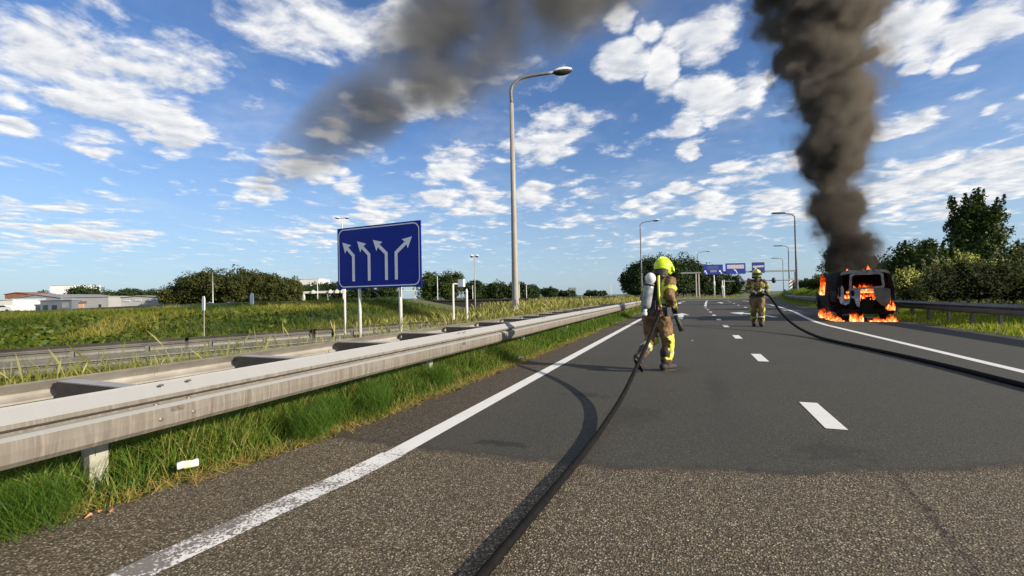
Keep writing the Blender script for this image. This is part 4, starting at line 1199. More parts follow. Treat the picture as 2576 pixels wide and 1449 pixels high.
# horsetail-like soft tufts
tp = []
for (cx_, cy_) in ((-3.25, 3.35), (-3.05, 3.7), (-3.3, 4.0), (-3.1, 2.95), (-3.3, 1.25), (-3.45, 0.95), (-3.2, 5.2)):
    n = 1300; a = rng.uniform(0, 6.28, n); r_ = np.sqrt(rng.random(n)) * .17
    tp.append(np.stack([cx_ + r_ * np.cos(a), cy_ + r_ * np.sin(a), rng.uniform(0.0, .22, n)], 1))
tp = np.concatenate(tp); n = len(tp)
blades('horsetail', 'soft bright green tufts at the asphalt edge', tp, rng.uniform(.06, .16, n), rng.uniform(.0022, .0035, n), rng.uniform(.2, .9, n), rng.uniform(0, .5, n), rng.uniform(.05, .5, n), M_GRASS)
# dry litter at the asphalt edge
x, y = pts(5200, -3.05, -2.75, 0.5, 14); x = rL(y) + rng.normal(-0.06, .07, len(y))
n = len(x)
blades('dry_litter', 'dry straw and leaf crumbs along the asphalt edge', np.stack([x, y, np.full(n, .004)], 1), rng.uniform(.02, .06, n), rng.uniform(.003, .008, n), rng.uniform(1.0, 3.0, n), rng.uniform(0, .3, n), rng.uniform(.85, 1.0, n), M_GRASS)

# swale and meadow behind the barrier
x, y = pts(52000, -16.5, -4.4, -1.5, 24.0, 1.1)
h = (0.14 + 0.10 * nf(x, y)) * rng.uniform(.6, 1.4, len(x)) + 0.16 * sstep(y, 8, 16)
blades('meadow_grass', 'straw-green grass between the two barriers', np.stack([x, y, height(x, y) - .02], 1), h, rng.uniform(.008, .017, len(x)), rng.uniform(.1, .5, len(x)), rng.uniform(0, .7, len(x)), .15 + .75 * rng.random(len(x)) + .2 * (nf(x, y, .6) - .5), M_MEADOW)
al = rng.uniform(0, 17, 17000); pe = rng.uniform(-3.6, 0.2, 17000)
x = -14.6 + 0.39 * al + 0.92 * (1.4 + pe * .8 + 1.2); y = 1.0 + 0.92 * al - 0.39 * (1.4 + pe * .8 + 1.2)
k = x < -5.2; x, y = x[k], y[k]
blades('meadow_grass', 'ragged tall grass half hiding the barrier in the swale', np.stack([x, y, height(x, y) - .02], 1), rng.uniform(.30, .80, len(x)), rng.uniform(.012, .024, len(x)), rng.uniform(.05, .4, len(x)), rng.uniform(0, .6, len(x)), .2 + .7 * rng.random(len(x)), M_MEADOW)
# tall stalks with seed heads: stem + slender head
def stalks(name, label, x, y, h, m, w0=.004):
    n = len(x); az = rng.uniform(0, 6.28, n); P = np.stack([x, y, height(x, y)], 1)
    lean = rng.uniform(.02, .30, n); bend = rng.uniform(0, .35, n)
    d_ = np.stack([np.cos(az), np.sin(az), np.zeros(n)], 1); up = np.array([0, 0, 1.])
    def cp(t_): return P + d_ * ((lean * t_ + bend * t_ ** 3) * h)[:, None] + up * (h * (t_ - .15 * bend * t_ ** 3))[:, None]
    fa = rng.uniform(0, 6.28, n); s_ = np.stack([np.cos(fa), np.sin(fa), np.zeros(n)], 1)
    rings = [(0, w0), (.5, w0), (.78, w0 * .8), (.80, w0 * 2.2), (.90, w0 * 3.0), (1.0, w0 * .3)]
    V = np.zeros((n, 12, 3))
    for i, (t_, ww) in enumerate(rings):
        c = cp(t_); V[:, 2 * i] = c - s_ * ww; V[:, 2 * i + 1] = c + s_ * ww
    b = np.arange(n)[:, None] * 12
    f = np.concatenate([np.concatenate([b + 2 * i, b + 2 * i + 1, b + 2 * i + 3, b + 2 * i + 2], 1) for i in range(5)], 1).ravel()
    tag(np_mesh(name, V.reshape(-1, 3), f, np.full(n * 5, 4), m, np.repeat(rng.uniform(.55, 1, n), 12)), label, kind='stuff')


x, y = pts(520, -9.5, -4.3, 1.2, 14, 1.0)
stalks('seed_stalks', 'tall pale seed-headed grass stalks behind the barrier', x, y, rng.uniform(.45, .95, len(x)), M_MEADOW, .0035)
x, y = pts(7500, -13, -2.9, 13, 46, .9); k = x < -3.2 - 1.2 * (y < 22) ; x, y = x[k], y[k]
stalks('tall_grass', 'tall yellow-green grass around the foot of the street lamp', x, y, rng.uniform(.45, .95, len(x)) * (0.75 + .4 * nf(x, y, .5)), M_MEADOW, .009)
x, y = pts(26000, -15, -2.75, 14, 70, .9); k = x < rL(y) - .05 - .5 * (y < 25); x, y = x[k], y[k]
blades('tall_grass', 'dense straw-coloured grass filling the verge towards the junction', np.stack([x, y, height(x, y) - .02], 1), (.28 + .35 * rng.random(len(x))) * (.55 + .5 * sstep(-x, 2.9, 5)), rng.uniform(.015, .035, len(x)), rng.uniform(.05, .35, len(x)), rng.uniform(0, .4, len(x)), .35 + .6 * rng.random(len(x)), M_MEADOW)
# green bank
t_ = rng.random(70000); s_ = rng.random(70000)
ax, ay = 0.923, 0.384; nx_, ny_ = -0.384, 0.923
al = -30 + 46 * t_; un = -1.5 + 20 * s_ ** 1.2
x = -23.2 + al * ax + un * nx_; y = 7.9 + al * ay + un * ny_
k = (y > 2) & (x < -7.5); x, y = x[k], y[k]
lump = nf(x, y, .45) * .6 + nf(x, y, 1.5) * .4
blades('bank_grass', 'weedy green vegetation covering the bank on the left', np.stack([x, y, height(x, y) - .03], 1), (.14 + .26 * lump) * rng.uniform(.6, 1.5, len(x)), rng.uniform(.02, .055, len(x)), rng.uniform(.1, .6, len(x)), rng.uniform(0, .7, len(x)), -.12 + .95 * nf(x + 3, y, .22) * (.55 + .45 * nf(x, y, .8)) + .38 * rng.random(len(x)), M_BANK)
M_VERGE_R = grass_mat([(0, (0.06, 0.13, 0.012)), (0.45, (0.20, 0.26, 0.025)), (0.8, (0.36, 0.34, 0.06)), (1, (0.48, 0.36, 0.12))], 0.5)
# leafy weeds on the bank
n = 6000; t_ = rng.random(n); s_ = rng.random(n) ** 1.5
al = -26 + 34 * t_; un = 0 + 8 * s_; x = -23.2 + al * ax + un * nx_; y = 7.9 + al * ay + un * ny_
k = nf(x, y, .5) > .42; x, y = x[k], y[k]; n = len(x)
Pw = np.stack([x, y, height(x, y) + rng.uniform(.05, .42, n)], 1); N = rng.normal(size=(n, 3)); N[:, 2] = np.abs(N[:, 2]); N /= np.linalg.norm(N, axis=1)[:, None]
a_ = np.cross(N, rng.normal(size=N.shape)); a_ /= np.linalg.norm(a_, axis=1)[:, None]; b_ = np.cross(N, a_); sz = rng.uniform(.06, .16, n)[:, None]
q = np.stack([Pw - a_ * sz, Pw + b_ * sz * .6, Pw + a_ * sz, Pw - b_ * sz * .6], 1).reshape(-1, 3)
tag(np_mesh('weeds', q, np.arange(len(q)), np.full(n, 4), M_BANK, np.repeat(rng.uniform(0.05, .5, n), 4)), 'broad-leaved green weeds on the foot of the bank', kind='stuff')
# right verge
x, y = pts(36000, 6.9, 12.5, 5.0, 64.0, 1.2); k = x > rR(y) + .02; x, y = x[k], y[k]
blades('verge_grass', 'yellow-green grass strip beneath the right barrier', np.stack([x, y, height(x, y) - .02], 1), (.12 + .16 * nf(x, y)) * rng.uniform(.6, 1.4, len(x)) * (.4 + .6 * sstep(x - rR(y), 0, .4)), rng.uniform(.012, .028, len(x)), rng.uniform(.05, .4, len(x)), rng.uniform(0, .5, len(x)), .25 + .6 * rng.random(len(x)), M_VERGE_R)
x, y = pts(9000, 8.6, 22, 30.0, 82.0, 1.0); k = x > rR(np.minimum(y, 70)) + .3
x, y = x[k], y[k]
blades('bank_grass', 'grass on the low right bank beyond the van', np.stack([x, y, height(x, y) - .02], 1), rng.uniform(.2, .5, len(x)), rng.uniform(.03, .06, len(x)), rng.uniform(.05, .4, len(x)), rng.uniform(0, .5, len(x)), .2 + .5 * rng.random(len(x)), M_GRASS)
x, y = pts(9000, -45, 30, 88, 112, 1.0)
blades('far_verge', 'pale grass island beyond the crossing road', np.stack([x, y, np.zeros(len(x)) - .02], 1), rng.uniform(.2, .55, len(x)), rng.uniform(.06, .12, len(x)), rng.uniform(.05, .4, len(x)), rng.uniform(0, .5, len(x)), .45 + .5 * rng.random(len(x)), M_MEADOW)


# ---------------------------------------------------------------- burning van
def m_scorch(t, b):
    p = objc(t)
    n = t.noise(p, 1.3, 6, 0.7)
    n2 = t.noise(t.vmath('ADD', p, (5, 2, 1)), 3.2, 5, 0.7)
    z = t.sep(p)[2]
    c = t.ramp(n, [(0.40, (0.005, 0.005, 0.005)), (0.52, (0.014, 0.013, 0.012)), (0.60, (0.045, 0.045, 0.048)), (0.70, (0.16, 0.17, 0.185)), (0.82, (0.34, 0.35, 0.37))])
    c = t.mix(t.mr(n2, 0.50, 0.64, 0, 0.92), c, (0.010, 0.008, 0.007))
    c = t.mix(t.mr(t.math('ADD', z, t.math('MULTIPLY', n, 0.6)), 1.25, 1.6, 0, 0.93, True), c, (0.008, 0.007, 0.006))
    c = t.mix(t.mr(t.noise(p, 5.5, 4, 0.7), 0.62, 0.72, 0, 0.7), c, (0.10, 0.055, 0.030))
    t.l.new(c, b.inputs['Base Color'])
    t.l.new(t.bump(n2, 0.6, 0.03), b.inputs['Normal'])


M_SCORCH = mat('scorched_paint', rough=0.85, build=m_scorch, spec=0.12)
M_CHAR = noisy((0.005, 0.005, 0.005), (0.016, 0.013, 0.011), 6, 0.95, 0.5, spec=0.06)
M_ASH = noisy((0.05, 0.05, 0.05), (0.24, 0.24, 0.235), 7, 0.8, 0.4)
M_ASHW = noisy((0.04, 0.042, 0.048), (0.46, 0.48, 0.53), 5, 0.8, 0.3, spec=0.15)
van = empty('burning_van', (6.08, 20.2, 0), -R(4.5)); van.scale = (0.87, 1, 0.98)
tag(van, 'burnt-out white van on fire on the hard shoulder, rear doors towards the camera', 'van')
# side section: (half width, z)
SEC = [(.90, .32), (.955, .55), (.965, .95), (.95, 1.18), (.86, 1.78), (.80, 1.88), (.62, 1.95)]


def side(sgn, rows, y0_, y1_, name, m_, th_=0.03, off=0.0):
    vs = []; fs = []
    r_ = [SEC[i] if isinstance(i, int) else i for i in rows]
    ys_ = np.linspace(y0_, y1_, 7)
    for y in ys_:
        for (x, z) in r_: vs.append((sgn * (x + off + 0.012 * math.sin(5 * y + 7 * z)), y, z))
    n = len(r_)
    for i in range(len(ys_) - 1):
        for k in range(n - 1): fs.append((i * n + k, (i + 1) * n + k, (i + 1) * n + k + 1, i * n + k + 1) if sgn < 0 else (i * n + k, i * n + k + 1, (i + 1) * n + k + 1, (i + 1) * n + k))
    o = MB().add(vs, fs).build(name, m_, van, True)
    md = o.modifiers.new('s', 'SOLIDIFY'); md.thickness = th_; md.offset = -1
    return o


for s_ in (-1, 1):
    side(s_, [0, 1, 2, 3], 1.35, 3.55, 'side_panel', M_SCORCH)
    side(s_, [(.95, .72), (.96, .95), (.95, 1.18)], 0.0, 1.35, 'rear_quarter', M_SCORCH)
    side(s_, [0, (.93, .45)], 0.0, .25, 'rear_quarter', M_CHAR)
    side(s_, [3, 4, 5, 6], 0.0, 3.0, 'upper_panel', M_SCORCH)
    side(s_, [4, 5, 6], 3.0, 3.6, 'door_frame', M_CHAR)
    side(s_, [3, (.90, 1.5), 4], 3.0, 3.08, 'door_frame', M_CHAR)
    side(s_, [(.95, .72), (.96, .9), (.93, 1.1)], 3.55, 4.75, 'front_wing', M_SCORCH)
MB().add([(-.64, 0, 1.945), (.64, 0, 1.945), (.64, 3.4, 1.955), (-.64, 3.4, 1.955), (-.3, 0, 1.975), (.3, 0, 1.975), (.3, 3.4, 1.985), (-.3, 3.4, 1.985)], [(0, 4, 7, 3), (4, 5, 6, 7), (5, 1, 2, 6)]).build('roof', M_CHAR, van)
MB().box((0, 4.2, 1.02), (1.6, 1.1, .05), rx=-.18).build('bonnet', M_CHAR, van)
for s_ in (-1, 1): MB().tube([(s_ * .86, 3.98, 1.1), (s_ * .74, 3.35, 1.86)], .045, 6).build('windscreen_pillar', M_CHAR, van)
MB().box((0, 4.85, .6), (1.8, .12, .6)).build('front_bumper', M_CHAR, van)
MB().box((0, 2.4, .38), (1.7, 4.6, .06)).build('floor_pan', M_CHAR, van)
MB().prism([(-.92, .4), (.92, .4), (.90, 1.2), (.80, 1.84), (-.80, 1.84), (-.90, 1.2)], (0, 2.05, 0), (1, 0, 0), (0, 0, 1), (0, 1, 0), .03).build('bulkhead', M_CHAR, van)
MB().add([(-.84, 4.0, 1.1), (.84, 4.0, 1.1), (.72, 3.36, 1.86), (-.72, 3.36, 1.86)], [(0, 1, 2, 3)]).build('windscreen', M_CHAR, van)
for y in (1.4, 2.5): MB().box((0, y, .72), (1.3, .45, .12)).box((0, y + .22, 1.05), (1.3, .1, .6)).build('burnt_seat', M_CHAR, van)
# rear frame (y = 0): pillars, header, sill, tailgate with holes
def panel(name, poly, m_, y=-0.012, th_=0.035):
    return MB().prism(poly, (0, y, 0), (1, 0, 0), (0, 0, 1), (0, 1, 0), th_).build(name, m_, van)


panel('pillar', [(-.95, .75), (-.76, .72), (-.755, 1.0), (-.77, 1.7), (-.80, 1.8), (-.86, 1.80), (-.95, 1.2)], M_SCORCH)
panel('pillar', [(.955, .35), (.965, 1.0), (.95, 1.2), (.865, 1.80), (.80, 1.86), (.76, 1.80), (.86, 1.2), (.87, .4)], M_SCORCH)
panel('roof_edge', [(-.87, 1.78), (-.60, 1.82), (.60, 1.86), (.87, 1.78), (.80, 1.9), (.60, 1.965), (-.60, 1.965), (-.80, 1.9)], M_ASH, -.02)
# left narrow door remains, white flap at the bottom
panel('door_remnant', [(-.945, 1.30), (-.95, .96), (-.88, .68), (-.71, .62), (-.57, .69), (-.53, .93), (-.60, .86), (-.745, .85), (-.755, 1.28), (-.80, 1.38)], M_ASHW, -.05, .03)
# window surround
fr_o = [(-.50, 1.20), (.62, 1.26), (.66, 1.34), (.62, 1.80), (.52, 1.86), (-.42, 1.85), (-.53, 1.76), (-.56, 1.32)]
fr_i = [(-.44, 1.28), (.54, 1.33), (.575, 1.38), (.54, 1.73), (.48, 1.78), (-.38, 1.77), (-.45, 1.71), (-.47, 1.35)]
mb = MB(); n = len(fr_o)
for y in (-.05, -.01): mb.v += [(p[0], y, p[1]) for p in fr_o] + [(p[0], y, p[1]) for p in fr_i]
for i in range(n):
    j = (i + 1) % n
    mb.f += [(i, j, n + j, n + i), (2 * n + i, 3 * n + i, 3 * n + j, 2 * n + j), (i, 2 * n + i, 2 * n + j, j), (n + i, n + j, 3 * n + j, 3 * n + i)]
mb.build('window_frame', M_ASH, van)
panel('tailgate', [(-.57, 1.26), (-.54, .97), (-.475, .90), (-.38, .86), (-.35, .70), (-.30, .58), (-.21, .53), (-.19, .86), (-.165, 1.08), (-.19, 1.25), (-.44, 1.24)], M_ASHW, -.03)
panel('lower_tailgate', [(-.60, .48), (-.36, .50), (-.36, .82), (-.48, .88), (-.58, .80)], M_CHAR, -.02)
panel('tow_recess', [(-.15, .34), (.22, .36), (.26, .74), (.05, .82), (-.14, .72)], M_CHAR, -.05)
panel('tailgate', [(.30, 1.26), (.62, 1.27), (.84, 1.22), (.86, .75), (.70, .55), (.52, .62), (.36, .80), (.30, 1.0)], noisy((.07, .06, .05), (.16, .14, .115), 2.5, .8, .4), -.03)
panel('tailgate', [(-.10, .62), (.34, .60), (.36, .84), (.22, .95), (.0, .93), (-.10, .86)], M_CHAR, -.02)
panel('burnt_hole', [(-.52, 1.10), (-.47, 1.19), (-.40, 1.17), (-.37, 1.06), (-.40, .97), (-.48, .96)], M_CHAR, -.045, .01)
panel('rear_bumper', [(-.85, .28), (.88, .28), (.90, .50), (.4, .46), (0, .56), (-.3, .44), (-.86, .50)], M_CHAR, -.06, .08)
for s_ in (-1, 1):
    panel('tail_light', [(s_ * .87, .95), (s_ * .945, .95), (s_ * .92, 1.35), (s_ * .86, 1.35)][::s_], M_CHAR, -.055, .03)
for s_ in (-1, 1):
    for y in (.82, 4.0):
        tyre = MB().tube([(s_ * .93, y, .30), (s_ * .90, y, .32), (s_ * .72, y, .32), (s_ * .70, y, .30)], [.27, .32, .32, .27], 20).build('wheel', M_CHAR, van, True)
        MB().tube([(s_ * .945, y, .31), (s_ * .90, y, .31)], [.16, .19], 16).build('rim', M_ASH, tyre)


# ---------------------------------------------------------------- flames: clusters of bent tongues that give off light
def m_flame(t, b):
    p = opos(t)
    at_ = t.node('ShaderNodeAttribute'); at_.attribute_name = 'tint'
    n = t.noise(t.vmath('MULTIPLY', p, (1, 1, .45)), 8.0, 4, 0.7, 0.8)
    v = t.math('ADD', t.math('MULTIPLY_ADD', n, 1.7, -0.30), t.math('MULTIPLY_ADD', at_.outputs['Fac'], -0.45, 0.05))
    c = t.ramp(v, [(0.18, (0.22, 0.008, 0.001)), (0.36, (0.85, 0.06, 0.006)), (0.50, (1.0, 0.19, 0.03)), (0.64, (1.0, 0.40, 0.11)), (0.8, (1.0, 0.72, 0.35))])
    em = t.node('ShaderNodeEmission'); t.l.new(c, em.inputs[0])
    t.l.new(t.mr(v, 0.20, 0.70, 0.18, 1.9), em.inputs[1])
    tr = t.node('ShaderNodeBsdfTransparent')
    lw = t.node('ShaderNodeLayerWeight'); lw.inputs[0].default_value = 0.35
    al = t.mr(lw.outputs['Facing'], 0.10, 0.80, 0.85, 0.0, True)
    al = t.math('MULTIPLY', al, t.mr(at_.outputs['Fac'], 0.55, 1.0, 1.0, 0.15))
    al = t.math('MULTIPLY', al, t.mr(n, 0.34, 0.54, 0.0, 1.0))
    mx = t.node('ShaderNodeMixShader'); t.l.new(al, mx.inputs[0])
    t.l.new(tr.outputs[0], mx.inputs[1]); t.l.new(em.outputs[0], mx.inputs[2])
    t.l.new(mx.outputs[0], t.n['Material Output'].inputs[0])


M_FLAME = mat('flame', build=m_flame)
vm = Matrix.Translation((6.08, 20.2, 0)) @ Matrix.Rotation(-R(4.5), 4, 'Z') @ Matrix.Diagonal((0.87, 1, 0.98, 1))


def fire(label, c, ext, hgt, n, wid, seed, drift=(0.0, 0, 0)):
    """c, ext in van coordinates"""
    rg = random.Random(seed); V = []; Fc = []; T = []
    for _ in range(n):
        x = c[0] + rg.gauss(0, .42) * ext[0]; y = c[1] + rg.uniform(-.5, .5) * ext[1]
        x = max(c[0] - ext[0] / 2, min(c[0] + ext[0] / 2, x))
        fade = 1 - .75 * abs(x - c[0]) / (ext[0] / 2 + .01)
        h_ = hgt * rg.uniform(.35, 1.1) * (0.45 + .55 * fade); w_ = wid * rg.uniform(.5, 1.2)
        ph1, ph2 = rg.uniform(0, 6), rg.uniform(0, 6); b0 = len(V); N = 7; K = 7
        for k in range(N + 1):
            t_ = k / N
            rr2 = w_ * (math.sin(math.pi * min(1, (t_ + .10)) ** .8) if t_ < .93 else .06) * (1 - .35 * t_)
            rr2 = max(rr2, .004)
            ox = .22 * w_ * math.sin(ph1 + 5 * t_) * (1 + 2 * t_) + drift[0] * t_; oy = .2 * w_ * math.sin(ph2 + 4 * t_) + drift[1] * t_
            for j in range(K):
                a = 2 * math.pi * j / K
                V.append(tuple(vm @ Vector((x + ox + rr2 * math.cos(a), y + oy + rr2 * .8 * math.sin(a), c[2] + t_ * h_)))); T.append(t_)
        for k in range(N):
            for j in range(K):
                j2 = (j + 1) % K
                Fc.append((b0 + k * K + j, b0 + k * K + j2, b0 + (k + 1) * K + j2, b0 + (k + 1) * K + j))
    V = np.array(V); Fc = np.array(Fc)
    o = np_mesh('flames', V, Fc.ravel(), np.full(len(Fc), 4), M_FLAME, np.array(T))
    o.data.polygons.foreach_set('use_smooth', [True] * len(Fc))
    tag(o, label, 'fire', 'flames of the burning van', 'stuff')


fire('bright orange flames on the road along the left flank of the van', (-1.02, .95, 0.0), (.30, 2.2), .30, 40, .10, 1)
fire('taller orange flame by the left front wheel', (-1.0, 2.5, 0.0), (.3, .7), .66, 14, .12, 2)
fire('flames under the middle of the rear doors', (-.36, -.12, 0.0), (.40, .3), .62, 26, .07, 3)
fire('low flames on the ground under the rear bumper', (.32, -.15, 0.0), (.55, .2), .22, 26, .06, 4)
fire('flame at the right rear corner on the ground', (.84, -.10, 0.0), (.30, .2), .36, 18, .06, 5)
fire('pale flame licking the right rear pillar', (.82, -.10, .42), (.22, .1), .62, 12, .055, 6)
fire('red fire filling the rear window', (.05, .30, 1.08), (1.1, .4), .44, 60, .085, 7)
fire('flames glowing through the holes in the tailgate', (-.08, .0, .86), (.14, .08), .42, 9, .045, 8)
fire('narrow flame right of the tailgate hole', (.25, .0, .82), (.16, .08), .48, 9, .045, 18)
fire('small flame in the gap beside the left pillar', (-.63, .02, .88), (.16, .1), .36, 8, .05, 9)
fire('large orange flame bursting from the left front window', (-.93, 2.9, 1.0), (.22, .8), 1.2, 30, .13, 10, (-.05, 0, 0))
fire('flame on the right part of the roof edge', (.13, .15, 1.92), (.22, .2), .30, 9, .06, 11)
fire('tiny flame on the left part of the roof edge', (-.58, .1, 1.92), (.12, .1), .20, 5, .045, 12)
fire('fire burning inside the cargo space', (-.1, 1.8, .75), (1.3, 1.8), 1.0, 30, .14, 13)
fire('small flames under the left sill near the rear wheel', (-.95, .3, .0), (.3, .6), .26, 14, .05, 14)


# ---------------------------------------------------------------- smoke column and drifting plume
def tube_hull(name, path, radii, m_, nseg=18, lump=0.08, seed=3):
    rg = random.Random(seed)
    mb = MB(); P = catmull(path, 5); rr2 = [q.x for q in catmull([(r_, 0, 0) for r_ in radii], 5)]
    for i, (q, r_) in enumerate(zip(P, rr2)):
        for k in range(nseg):
            a = 2 * math.pi * k / nseg
            r2 = r_ * (1 + lump * math.sin(3 * a + i * .9) + lump * .6 * math.sin(5 * a - i * 1.7))
            mb.v.append((q.x + r2 * math.cos(a), q.y + r2 * math.sin(a), q.z))
    for i in range(len(P) - 1):
        for k in range(nseg):
            k2 = (k + 1) % nseg
            mb.f.append((i * nseg + k, i * nseg + k2, (i + 1) * nseg + k2, (i + 1) * nseg + k))
    mb.f.append(tuple(reversed(range(nseg)))); mb.f.append(tuple((len(P) - 1) * nseg + k for k in range(nseg)))
    return mb.build(name, m_, None, True)


def m_smoke():
    m_ = bpy.data.materials.new('smoke'); m_.use_nodes = True
    t = NT(m_.node_tree); t.n.clear()
    p = opos(t); x, y, z = t.sep(p)
    z2 = t.math('MULTIPLY', z, z)
    px_ = t.math('ADD', t.math('MULTIPLY_ADD', z, -5.6e-2, 6.22), t.math('MULTIPLY', z2, -1.1077e-3))
    py_ = t.math('ADD', t.math('MULTIPLY_ADD', z, -4.87e-2, 22.16), t.math('MULTIPLY', z2, -4.7e-4))
    rd = t.math('ADD', t.math('MULTIPLY_ADD', z, 3.482e-2, 0.90), t.math('MULTIPLY', z2, 4.6866e-3))
    rd = t.math('MULTIPLY', rd, t.mr(z, 2.0, 9.0, 0.80, 0.98))
    # slow swaying of the column
    sw = t.math('MULTIPLY', t.math('SINE', t.math('MULTIPLY', z, 0.95)), 0.16)
    ddx = t.math('SUBTRACT', t.math('SUBTRACT', x, px_), sw); ddy = t.math('SUBTRACT', y, py_)
    rr3 = t.math('DIVIDE', t.math('SQRT', t.math('ADD', t.math('MULTIPLY', ddx, ddx), t.math('MULTIPLY', ddy, ddy))), rd)
    pw = t.vmath('ADD', p, t.vmath('SCALE', t.vmath('SUBTRACT', t.noise(p, 0.8, 2, 0.5, col=True), (0.5, 0.5, 0.5)), 0.9))
    v1 = t.vor(pw, 0.75, feature='SMOOTH_F1', smooth=0.35)
    v2 = t.vor(pw, 1.9, feature='SMOOTH_F1', smooth=0.3)
    nz = t.noise(pw, 3.4, 4, 0.6)
    lum = t.math('ADD', t.math('MULTIPLY', t.math('SUBTRACT', 0.48, v1), 1.05), t.math('ADD', t.math('MULTIPLY', t.math('SUBTRACT', 0.42, v2), 0.50), t.math('MULTIPLY', t.math('SUBTRACT', nz, 0.5), 0.42)))
    edge_ = t.math('ADD', t.math('SUBTRACT', 0.92, rr3), lum)
    core = t.mr(edge_, -0.06, 0.34, 0.0, 1.0, True)
    halo = t.mr(edge_, -0.55, 0.10, 0.0, 0.06, True)
    dn = t.math('MULTIPLY', t.math('ADD', core, halo), t.mr(z, 6.0, 18.0, 9.0, 5.5))
    dn = t.math('MULTIPLY', dn, t.mr(z, 1.15, 1.9, 0.0, 1.0))
    pv = t.node('ShaderNodeVolumePrincipled')
    t.l.new(t.mix(t.mr(z, 2.0, 8.0, 0, 1), (0.085, 0.074, 0.064), (0.245, 0.218, 0.187)), pv.inputs['Color'])
    pv.inputs['Anisotropy'].default_value = 0.15
    t.l.new(dn, pv.inputs['Density'])
    out = t.node('ShaderNodeOutputMaterial'); t.l.new(pv.outputs[0], out.inputs['Volume'])
    return m_


SM = []
for z in (1.1, 2.6, 4, 6, 8.5, 11, 13.5, 16, 19, 22):
    SM.append((6.22 - .056 * z - .0011 * z * z, 22.16 - .0487 * z - .00047 * z * z, z))
rad = [(0.90 + .0348 * q[2] + .00469 * q[2] ** 2) * 1.42 for q in SM]; rad[0] = 1.25
tag(tube_hull('smoke_column', SM, rad, m_smoke()), 'thick dark brown-grey smoke column rising from the burning van', 'smoke', None, 'stuff')


def m_plume():
    m_ = bpy.data.materials.new('plume'); m_.use_nodes = True
    t = NT(m_.node_tree); t.n.clear()
    p = opos(t)
    n1 = t.noise(t.vmath('MULTIPLY', p, (1, 1, 1.35)), 0.085, 4, 0.55, 0.4)
    n2 = t.noise(p, 0.28, 4, 0.6)
    v = t.math('MULTIPLY_ADD', n2, 0.35, n1)
    gm = t.node('ShaderNodeTexCoord').outputs['Object']
    dn = t.mr(v, 0.50, 0.80, 0.0, 0.75, True)
    at_ = t.sep(p)
    # thins out away from the source (towards lower left)
    ax_a, ax_b = Vector((-1, 47, 42)), Vector((-41, 32, 13)); u_ = (ax_b - ax_a); LL = u_.length; u_.normalize()
    rel = t.vmath('SUBTRACT', p, tuple(ax_a)); tt = t.vmath('DOT_PRODUCT', rel, tuple(u_))
    perp = t.vmath('LENGTH', t.vmath('SUBTRACT', rel, t.vmath('SCALE', tuple(u_), tt)))
    rad_ = t.mr(tt, LL * .45, LL, 8.0, 2.2)
    q_ = t.math('ADD', t.math('DIVIDE', perp, rad_), t.math('MULTIPLY_ADD', n2, 0.9, -0.45))
    dn = t.math('MULTIPLY', dn, t.mr(q_, 0.30, 1.08, 1.0, 0.0, True))
    thin = t.mr(tt, LL * .30, LL, 1.0, 0.26)
    dn = t.math('MULTIPLY', dn, thin)
    pv = t.node('ShaderNodeVolumePrincipled')
    pv.inputs['Color'].default_value = (0.335, 0.335, 0.345, 1)
    t.l.new(dn, pv.inputs['Density'])
    out = t.node('ShaderNodeOutputMaterial'); t.l.new(pv.outputs[0], out.inputs['Volume'])
    m_.cycles.volume_step_rate = 0.5 if hasattr(m_, 'cycles') and hasattr(m_.cycles, 'volume_step_rate') else 1
    return m_


pp = [(-1, 47, 42), (-8.7, 44.3, 35.5), (-15.6, 41.7, 29.5), (-23.5, 38.6, 23.8), (-30.5, 35.9, 18.3), (-37.5, 33.2, 14.6), (-41, 32, 13)]
mb = MB()
P = catmull(pp, 4); Rp = [q.x for q in catmull([(r_, 0, 0) for r_ in (8.0, 8.6, 8.4, 8.2, 6.0, 3.2, 0.6)], 4)]
mb.tube(P, Rp, 20)
plo = mb.build('smoke_plume', m_plume(), None, True)
bmx = bmesh.new(); bmx.from_mesh(plo.data); bmesh.ops.recalc_face_normals(bmx, faces=bmx.faces[:]); bmx.to_mesh(plo.data); bmx.free()
tag(plo, 'thin grey smoke plume drifting across the sky over the lane sign', 'smoke', None, 'stuff')


